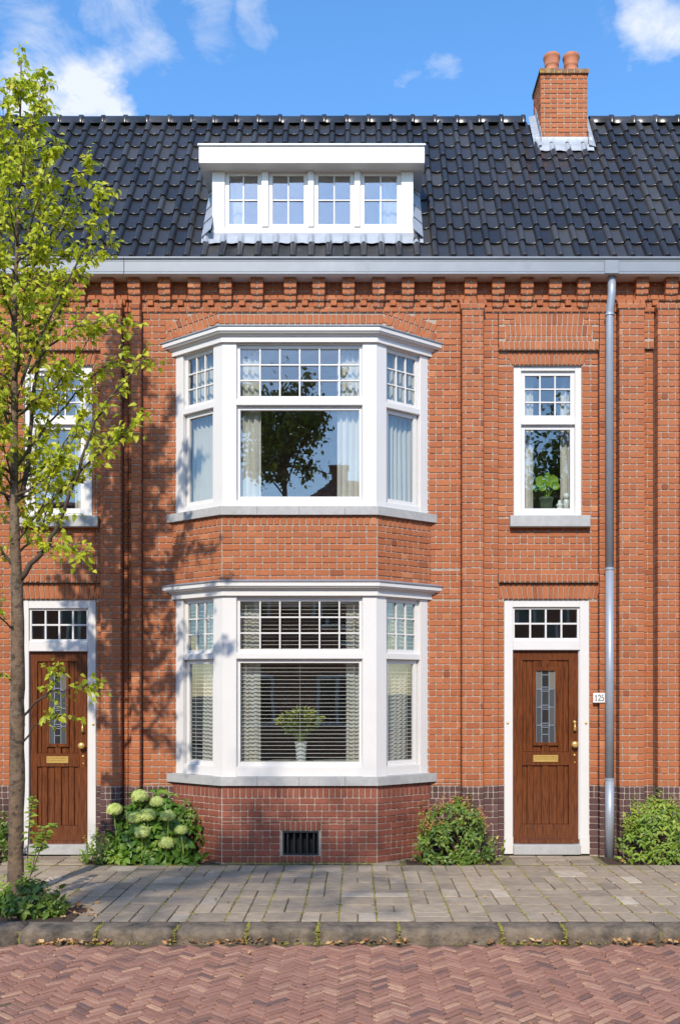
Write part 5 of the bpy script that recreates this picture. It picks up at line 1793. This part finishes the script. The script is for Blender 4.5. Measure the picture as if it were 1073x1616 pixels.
def blind(label, face, u0, u1, v0, v1, w, n):
    r = empty('venetian_blind', face(((u0 + u1) / 2, w, v0)), None, label, 'venetian blind', 'blinds in the lower bay window')
    ca_, sa_ = math.cos(R(3)), math.sin(R(3))
    me = None
    for i in range(n):
        v = v0 + .02 + (v1 - v0 - .05) * i / (n - 1)
        if me is None:
            mb = MB()
            hw = .0095
            # a gently crowned slat
            prof = [(-hw, -.001), (-hw * .4, .0015), (hw * .4, .0015), (hw, -.001)]
            vs_ = []
            for u in (u0, u1):
                for dw, dz in prof: vs_.append(face((u, w + dw * ca_, v + dz + dw * sa_)))
                for dw, dz in prof[::-1]: vs_.append(face((u, w + dw * ca_, v + dz - .0022 + dw * sa_)))
            mb.add(vs_, [(k, (k + 1) % 8, 8 + (k + 1) % 8, 8 + k) for k in range(8)] + [tuple(range(8))[::-1], tuple(range(8, 16))])
            o = mb.build('slat', 'blind', r)
            me, base, vb = o.data, WLOC[o.name].copy(), v
        else:
            link('slat', me, base + Vector((0, 0, v - vb + random.gauss(0, .0006))), r)
    mb = MB(); face.box(mb, u0, u1, v1 - .012, v1 + .02, w - .014, w + .014, .002); mb.build('head_rail', 'blind', r)
    mb = MB(); face.box(mb, u0, u1, v0, v0 + .014, w - .013, w + .013, .002); mb.build('bottom_rail', 'blind', r)
    for q in ((u0 + .1, u0 + .103), ((u0 + u1) / 2 - .0015, (u0 + u1) / 2 + .0015), (u1 - .103, u1 - .1)):
        if q[0] > u1 - .02 or (u1 - u0 < .7 and q[0] > u0 + .2 and q[1] < u1 - .2): continue
        mb = MB(); face.box(mb, q[0], q[1], v0 + .014, v1 - .012, w - .016, w - .0135, 0); mb.build('ladder_cord', 'blind', r)
blind('wide white venetian blind with open slats across the lower bay window front', fF, .16, lnF - .16, lo0 + .005, lo1 - .07, .115, 41)
blind('narrow white venetian blind in the left side light of the lower bay', fL, .15, lnS - .16, lo0 + .005, lo1 - .07, .115, 41)
blind('narrow white venetian blind in the right side light of the lower bay', fR, .16, lnS - .15, lo0 + .005, lo1 - .07, .115, 41)
# vase with a fan of green flowers
vy = -.22
vz = LO['gl0'] - .02
vase = empty('vase', (X(475, vy), vy, vz), None, 'white tapered vase standing behind the blind in the lower bay window', 'vase')
vh = Z(1170, vy) - vz
mb = MB(); mb.lathe((X(475, vy), vy, vz), [(.052, 0), (.056, .01), (.060, vh * .4), (.074, vh * .96), (.077, vh), (.070, vh), (.05, vh * .3)], 22); mb.build('body', 'ceramic', vase, True)
bq = empty('flower_bunch', (X(475, vy), vy, vz + vh), None, 'fan of yellow green flowers and leaves in the white vase', 'flowers')
st = MB(); pos, d, n_, s_, t_ = [], [], [], [], []
rg = random.Random(5)
for k in range(64):
    a = -1.0 + 2.0 * k / 63 + rg.gauss(0, .05)
    L_ = rg.uniform(.30, .42)
    b0 = Vector((X(475, vy) + rg.gauss(0, .02), vy + rg.gauss(0, .015), vz + vh - .02))
    tip = b0 + Vector((math.sin(a) * L_ * .75, rg.gauss(0, .06), math.cos(a * .8) * L_ * 1.0))
    mid = b0.lerp(tip, .5) + Vector((-math.sin(a) * .02, 0, .015))
    st.tube([b0, mid, tip], [.0035, .003, .002], 4, .2, cap=False)
    for m_ in range(12):
        q = mid.lerp(tip, m_ / 11) if m_ else mid
        pos.append(q); d.append(Vector((rg.gauss(math.sin(a), .6), rg.gauss(-.3, .5), rg.gauss(.5, .4)))); n_.append(Vector((rg.gauss(0, .5), -.6, .6)))
        top = m_ > 6
        s_.append(rg.uniform(.05, .075) if top else rg.uniform(.06, .10)); t_.append(min(1, max(.02, rg.gauss(.75 if top else .3, .15))))
st.build('stems', 'flower', bq)
foliage('leaf', 'foliage', bq, 'flower', pos, d, n_, s_, t_, 60, leaf_template(.25, .2, .28))
# plant in the window over the right door
py_ = .27
pz = zbd
pot = empty('potted_plant', (X(861.5, py_), py_, pz), None, 'houseplant with broad bright green leaves in the window above the right door', 'plant')
r_ = 10.5 * (py_ - CAMY) / F; ph_ = Z(785.5, py_) - pz
mb = MB(); mb.lathe((X(861.5, py_), py_, pz), [(r_ * .8, 0), (r_ * .84, .01), (r_, ph_ * .82), (r_ * 1.06, ph_ * .83), (r_ * 1.06, ph_), (r_ * .95, ph_), (r_ * .9, ph_ * .85)], 20); mb.build('pot', 'pot_green', pot, True)
def broad_leaf(cx, cy, w, h, lean, tint, y):
    """a rounded heart on its stalk, facing the street"""
    mb = MB()
    c = P(cx, cy, y); k = (y - CAMY) / F
    n = 14; vs_ = [c + Vector((0, .015, -h * k * .12))]
    for i in range(n):
        a = 2 * math.pi * i / n
        rr = 1 - .16 * math.cos(a) ** 8 * (math.sin(a) >= 0) - (.22 if i == n * 3 // 4 else 0) * -1
        dx, dz = math.sin(a) * w * .5 * rr, math.cos(a) * h * .5 * rr
        x2 = dx * math.cos(lean) - dz * math.sin(lean); z2 = dx * math.sin(lean) + dz * math.cos(lean)
        vs_.append(c + Vector((x2 * k, -.02 + .00004 * (dx * dx + dz * dz) + .012 * math.cos(2 * a), z2 * k)))
    mb.add(vs_, [(0, 1 + i, 1 + (i + 1) % n) for i in range(n)], tint)
    mb.build('leaf', 'plant_leaf', pot, True)
    s0 = Vector((X(861.5, py_) + (cx - 861.5) * .0012, py_, pz + ph_ - .01))
    mb = MB(); mb.tube([s0, s0.lerp(c, .5) + Vector((0, .01, .01)), c + Vector((0, .02, -h * k * .1))], [.006, .005, .004], 6, tint); mb.build('stalk', 'plant_leaf', pot)
broad_leaf(853, 761, 17, 23, .55, .75, py_ - .03)
broad_leaf(871, 760, 17, 23, -.5, .85, py_ - .02)
broad_leaf(876, 767, 13, 15, -.9, .6, py_ - .05)
broad_leaf(856, 769, 13, 13, .9, .55, py_ - .06)
broad_leaf(846, 770, 12, 14, 1.0, .2, py_ + .04)
broad_leaf(863, 752, 9, 16, .05, .35, py_ + .05)
fig = empty('small_ornament', (X(883.5, py_), py_, pz), None, 'small white ornament standing right of the potted houseplant', 'ornament')
k_ = (py_ - CAMY) / F
mb = MB(); mb.lathe((X(882.5, py_), py_, pz), [(6 * k_, 0), (6.5 * k_, 3 * k_), (3.4 * k_, 7 * k_), (6.2 * k_, 9 * k_), (5 * k_, 10.5 * k_), (2.6 * k_, 14 * k_), (2.2 * k_, 17.5 * k_), (.5 * k_, 18 * k_)], 14); mb.build('body', 'ceramic', fig, True)
jar = empty('white_jar', (X(893, .3), .3, pz), None, 'pale jar with a lid in the corner of the window above the right door', 'jar')
mb = MB(); mb.lathe((X(893, .3), .3, pz), [(4.6 * k_, 0), (4.8 * k_, 18 * k_), (3.6 * k_, 20 * k_)], 14); mb.build('body', 'ceramic', jar, True)
mb = MB(); mb.lathe((X(893, .3), .3, pz + 20 * k_), [(5.2 * k_, 0), (5.2 * k_, 8 * k_), (1 * k_, 10 * k_)], 14); mb.build('lid', 'ceramic', jar, True)

# ------------------------------------------------------------------ litter, moss, mulch
rg = np.random.default_rng(21)
pos, d, n_, s_, t_ = [], [], [], [], []
def litter(x, y, z, size, flat=.35):
    a = rg.uniform(0, 6.3)
    pos.append((x, y, z)); d.append((math.cos(a), math.sin(a), rg.normal(0.05, .2))); n_.append((rg.normal(0, flat), rg.normal(0, flat), 1)); s_.append(size); t_.append(rg.uniform(.02, 1))
for k in range(520):
    x = rg.uniform(-4.5, 4.5)
    if math.sin(x * 5.2) + .6 * math.sin(x * 13 + 1) + rg.normal(0, .6) < -.2: continue
    litter(x, KY1 - .012 - abs(rg.normal(0, .035)), ZR_ + rg.uniform(.008, .035), rg.uniform(.03, .062), .6)
for k in range(60): litter(rg.uniform(-4, 4), rg.uniform(-5.8, -3.7), ZR_ + .012, rg.uniform(.02, .045))
for k in range(70): litter(rg.uniform(-3.2, -2.05), rg.uniform(KY0 + .05, PIT[3] + .05), -.015 + rg.uniform(0, .02), rg.uniform(.03, .065), .5)
for k in range(70): litter(rg.uniform(-4, 4), rg.uniform(KY1 + .05, -.4), .008, rg.uniform(.02, .05))
for a, b in beds:
    for k in range(int((b - a) * 40)): litter(rg.uniform(a, b), BED + .01 + abs(rg.normal(0, .09)), .012 + rg.uniform(0, .03), rg.uniform(.025, .055), .5)
tv, tf = leaf_template(.35, -.3, .3)
pos, d, n_, s_, t_ = map(np.array, (pos, d, n_, s_, t_))
Fm = frames(d, n_)
V = np.einsum('nij,kj->nki', Fm, tv) * s_[:, None, None] + pos[:, None]
Q = tf[None] + (np.arange(len(pos)) * len(tv))[:, None, None]
tag(link('leaf_litter', fast_mesh('leaf_litter', V.reshape(-1, 3), Q.reshape(-1, 3), 'litter', np.repeat(t_, len(tf))), (0, 0, 0)), kind='stuff')
# moss in the long paving joints, at the kerb joints and the wall foot
V, Q, Tn = [], [], []
def tuft(x, y, z, r, h, t):
    b = len(V); n = 5
    for i in range(n):
        a = 2 * math.pi * i / n + rg.uniform(0, .6); V.append((x + math.cos(a) * r * rg.uniform(.6, 1.2), y + math.sin(a) * r * rg.uniform(.6, 1.2), z))
    V.append((x, y, z + h))
    for i in range(n): Q.append((b + i, b + (i + 1) % n, b + n)); Tn.append(t)
k = math.floor((-4.6 - xj) / TP)
while xj + k * TP < 4.6:
    x = xj + k * TP
    dens_ = rg.uniform(.25, 1)
    for m_ in range(int(420 * dens_)):
        y = rg.uniform(KY0, BED)
        if PIT[0] < x < PIT[1] and y < PIT[3]: continue
        if math.sin(y * 6 + x * 4) + rg.normal(0, .5) < -.3: continue
        tuft(x + rg.normal(0, .004), y, -.009, rg.uniform(.005, .013), rg.uniform(.005, .014), rg.uniform(.02, 1))
    k += 1
for x in kx:
    if rg.uniform() < .4: continue
    for m_ in range(40):
        y = rg.uniform(KY1, KY0); tuft(x + rg.normal(0, .006), y, -.02, rg.uniform(.006, .014), rg.uniform(.01, .024), rg.uniform(.2, 1))
    for m_ in range(16): tuft(x + rg.normal(0, .005), KY1 + .004 - rg.uniform(0, .012), rg.uniform(-KH, -.03), rg.uniform(.006, .013), rg.uniform(.006, .015), rg.uniform(.2, 1))
for m_ in range(500):
    x = rg.uniform(-4.4, 4.4)
    if math.sin(x * 3.3 + 2) + rg.normal(0, .4) > .2: tuft(x, KY1 - rg.uniform(0, .02), ZR_ - .004, rg.uniform(.006, .014), rg.uniform(.008, .03), rg.uniform(.2, 1))
for m_ in range(260):
    x = rg.uniform(BAYC - .9, BAYC + .9); tuft(x, -BAY_D - rg.uniform(.008, .03), -.006, rg.uniform(.004, .012), rg.uniform(.006, .02), rg.uniform(0, 1))
tag(link('moss', fast_mesh('moss', np.array(V), np.array(Q), 'moss', Tn), (0, 0, 0)), kind='stuff')

# ------------------------------------------------------------------ across the street: what the panes mirror
def far_house(x0, x1, y0, depth, ez, rz, label):
    h = empty('brick_house', ((x0 + x1) / 2, y0, 0), None, label, 'house', 'houses across the street')
    mb = MB(); mb._box((x0, y0 - depth, 0), (x1, y0, ez), 0, 0, None); w = mb.build('wall', 'far_brick', h)
    # hipped roof with rows of pantiles
    yc = y0 - depth / 2; hp = depth * .42
    A, B, C_, D_ = Vector((x0 - .3, y0 + .3, ez)), Vector((x1 + .3, y0 + .3, ez)), Vector((x1 + .3, y0 - depth - .3, ez)), Vector((x0 - .3, y0 - depth - .3, ez))
    E_, G_ = Vector((x0 + hp, yc, rz)), Vector((x1 - hp, yc, rz))
    mb = MB(); mb.add([A, B, C_, D_, E_, G_], [(0, 1, 5, 4), (1, 2, 5), (2, 3, 4, 5), (3, 0, 4)], .3); rf = mb.build('roof', 'far_tile', h)
    rows = 16; V, Q, Tn = [], [], []
    for r in range(rows):
        for (P0, P1, P2, P3) in ((A, B, G_, E_), (D_, A, E_, E_)):
            a, b = P0.lerp(P3, r / rows), P1.lerp(P2, r / rows); a2, b2 = P0.lerp(P3, (r + 1) / rows), P1.lerp(P2, (r + 1) / rows)
            n = max(1, int((b - a).length / .3)); up = Vector((0, 0, .05))
            for i in range(n):
                q = [a.lerp(b, i / n) + up, a.lerp(b, (i + .93) / n) + up * 1.6, a2.lerp(b2, (i + .93) / n) + up * .6, a2.lerp(b2, i / n) + up * .2]
                bse = len(V); V += q; Q.append((bse, bse + 1, bse + 2, bse + 3)); Tn.append(random.random())
    tag(link('roof_tiles', fast_mesh('roof_tiles', np.array(V), np.array(Q), 'far_tile', Tn), (0, 0, 0), rf), kind='stuff')
    mb = MB(); cx = E_.x + .25; mb.box((cx - .28, yc - .25, rz - .6), (cx + .28, yc + .25, rz + .35), .02); mb.box((cx - .34, yc - .31, rz + .35), (cx + .34, yc + .31, rz + .45), .02); mb.build('chimney', 'far_brick', h)
    n = int((x1 - x0) / 2.4)
    for fl in (0.9, 3.7):
        for i in range(n):
            xc = x0 + (x1 - x0) * (i + .5) / n
            mb = MB(); mb._box((xc - .6, y0 - .02, fl), (xc + .6, y0 + .03, fl + 1.5), .01, 0, None); wd = mb.build('window', 'white', h)
            for s in (-1, 1):
                mb = MB(); mb._box((xc + s * .28 - .23, y0 + .01, fl + .1), (xc + s * .28 + .23, y0 + .035, fl + 1.4), 0, 0, None); mb.build('pane', 'dark_glass', wd)
far_house(-4.0, 13.0, -17.0, 8.0, 5.0, 8.9, 'red tiled brick house across the street mirrored in the bay window')
far_house(-16.0, -4.05, -17.4, 8.0, 5.2, 8.6, 'second brick house across the street beyond the mirrored street tree')
def far_tree(x, y, zc, rx, rz, n, seed, label, size=.15, trunk_r=.14, lean=0.0):
    rg = np.random.default_rng(seed)
    t = empty('street_tree', (x, y, 0), None, label, 'tree', 'trees across the street')
    mb = MB(); mb.tube([(x, y, 0), (x + .05, y, zc - rz * .6), (x + lean * .5, y, zc), (x + lean, y, zc + rz * .7)], [trunk_r, trunk_r * .8, trunk_r * .5, .02], 10); mb.build('trunk', 'bark', t, True)
    pos, d, n_, s_, tt = [], [], [], [], []
    tips = []
    for k in range(26):
        a = rg.uniform(0, 6.28); e = rg.uniform(-.5, 1.4)
        dv = np.array([math.cos(a) * math.cos(e), math.sin(a) * math.cos(e), math.sin(e)])
        tip = np.array([x + lean, y, zc]) + dv * np.array([rx, rx, rz]) * rg.uniform(.6, 1.0)
        b0 = np.array([x + lean * .1, y, zc - rz * rg.uniform(.1, .7)])
        mid = (b0 + tip) / 2 + np.array([0, 0, .15])
        bm = MB(); bm.tube([b0, mid, tip], [.04, .025, .008], 5, cap=False); bm.build('branch', 'twig', t)
        for c in range(5):
            q = mid + (tip - mid) * rg.uniform(.1, 1.05) + rg.normal(0, .22, 3)
            for m_ in range(n // 130):
                pos.append(q + rg.normal(0, .20, 3)); dd = rg.normal(0, 1, 3); dd[2] -= .5; d.append(dd); n_.append(rg.normal(0, .6, 3) + np.array([0, 0, .8])); s_.append(size * rg.uniform(.6, 1.2)); tt.append(rg.uniform(.02, 1))
    foliage('leaf', 'crown', t, 'far_leaf', np.array(pos), np.array(d), np.array(n_), np.array(s_), np.array(tt), 0)
far_house(13.6, 40.0, -17.2, 8.0, 5.6, 9.6, 'long brick house far to the right across the street')
far_house(-44.0, -16.6, -17.2, 8.0, 5.6, 9.6, 'long brick house far to the left across the street')
far_tree(-2.6, -25.5, 11.2, 2.5, 2.9, 5200, 33, 'dense tall tree rising behind the mirrored red tiled house', .2)
far_tree(-4.5, -11.9, 7.95, 2.2, 1.6, 1150, 31, 'broad street tree across the street mirrored in the left of the bay window', lean=2.2)
far_tree(5.9, -12.8, 7.6, 1.7, 2.3, 2300, 32, 'second street tree across the street mirrored in the window over the door')
print('objects', len(bpy.data.objects))
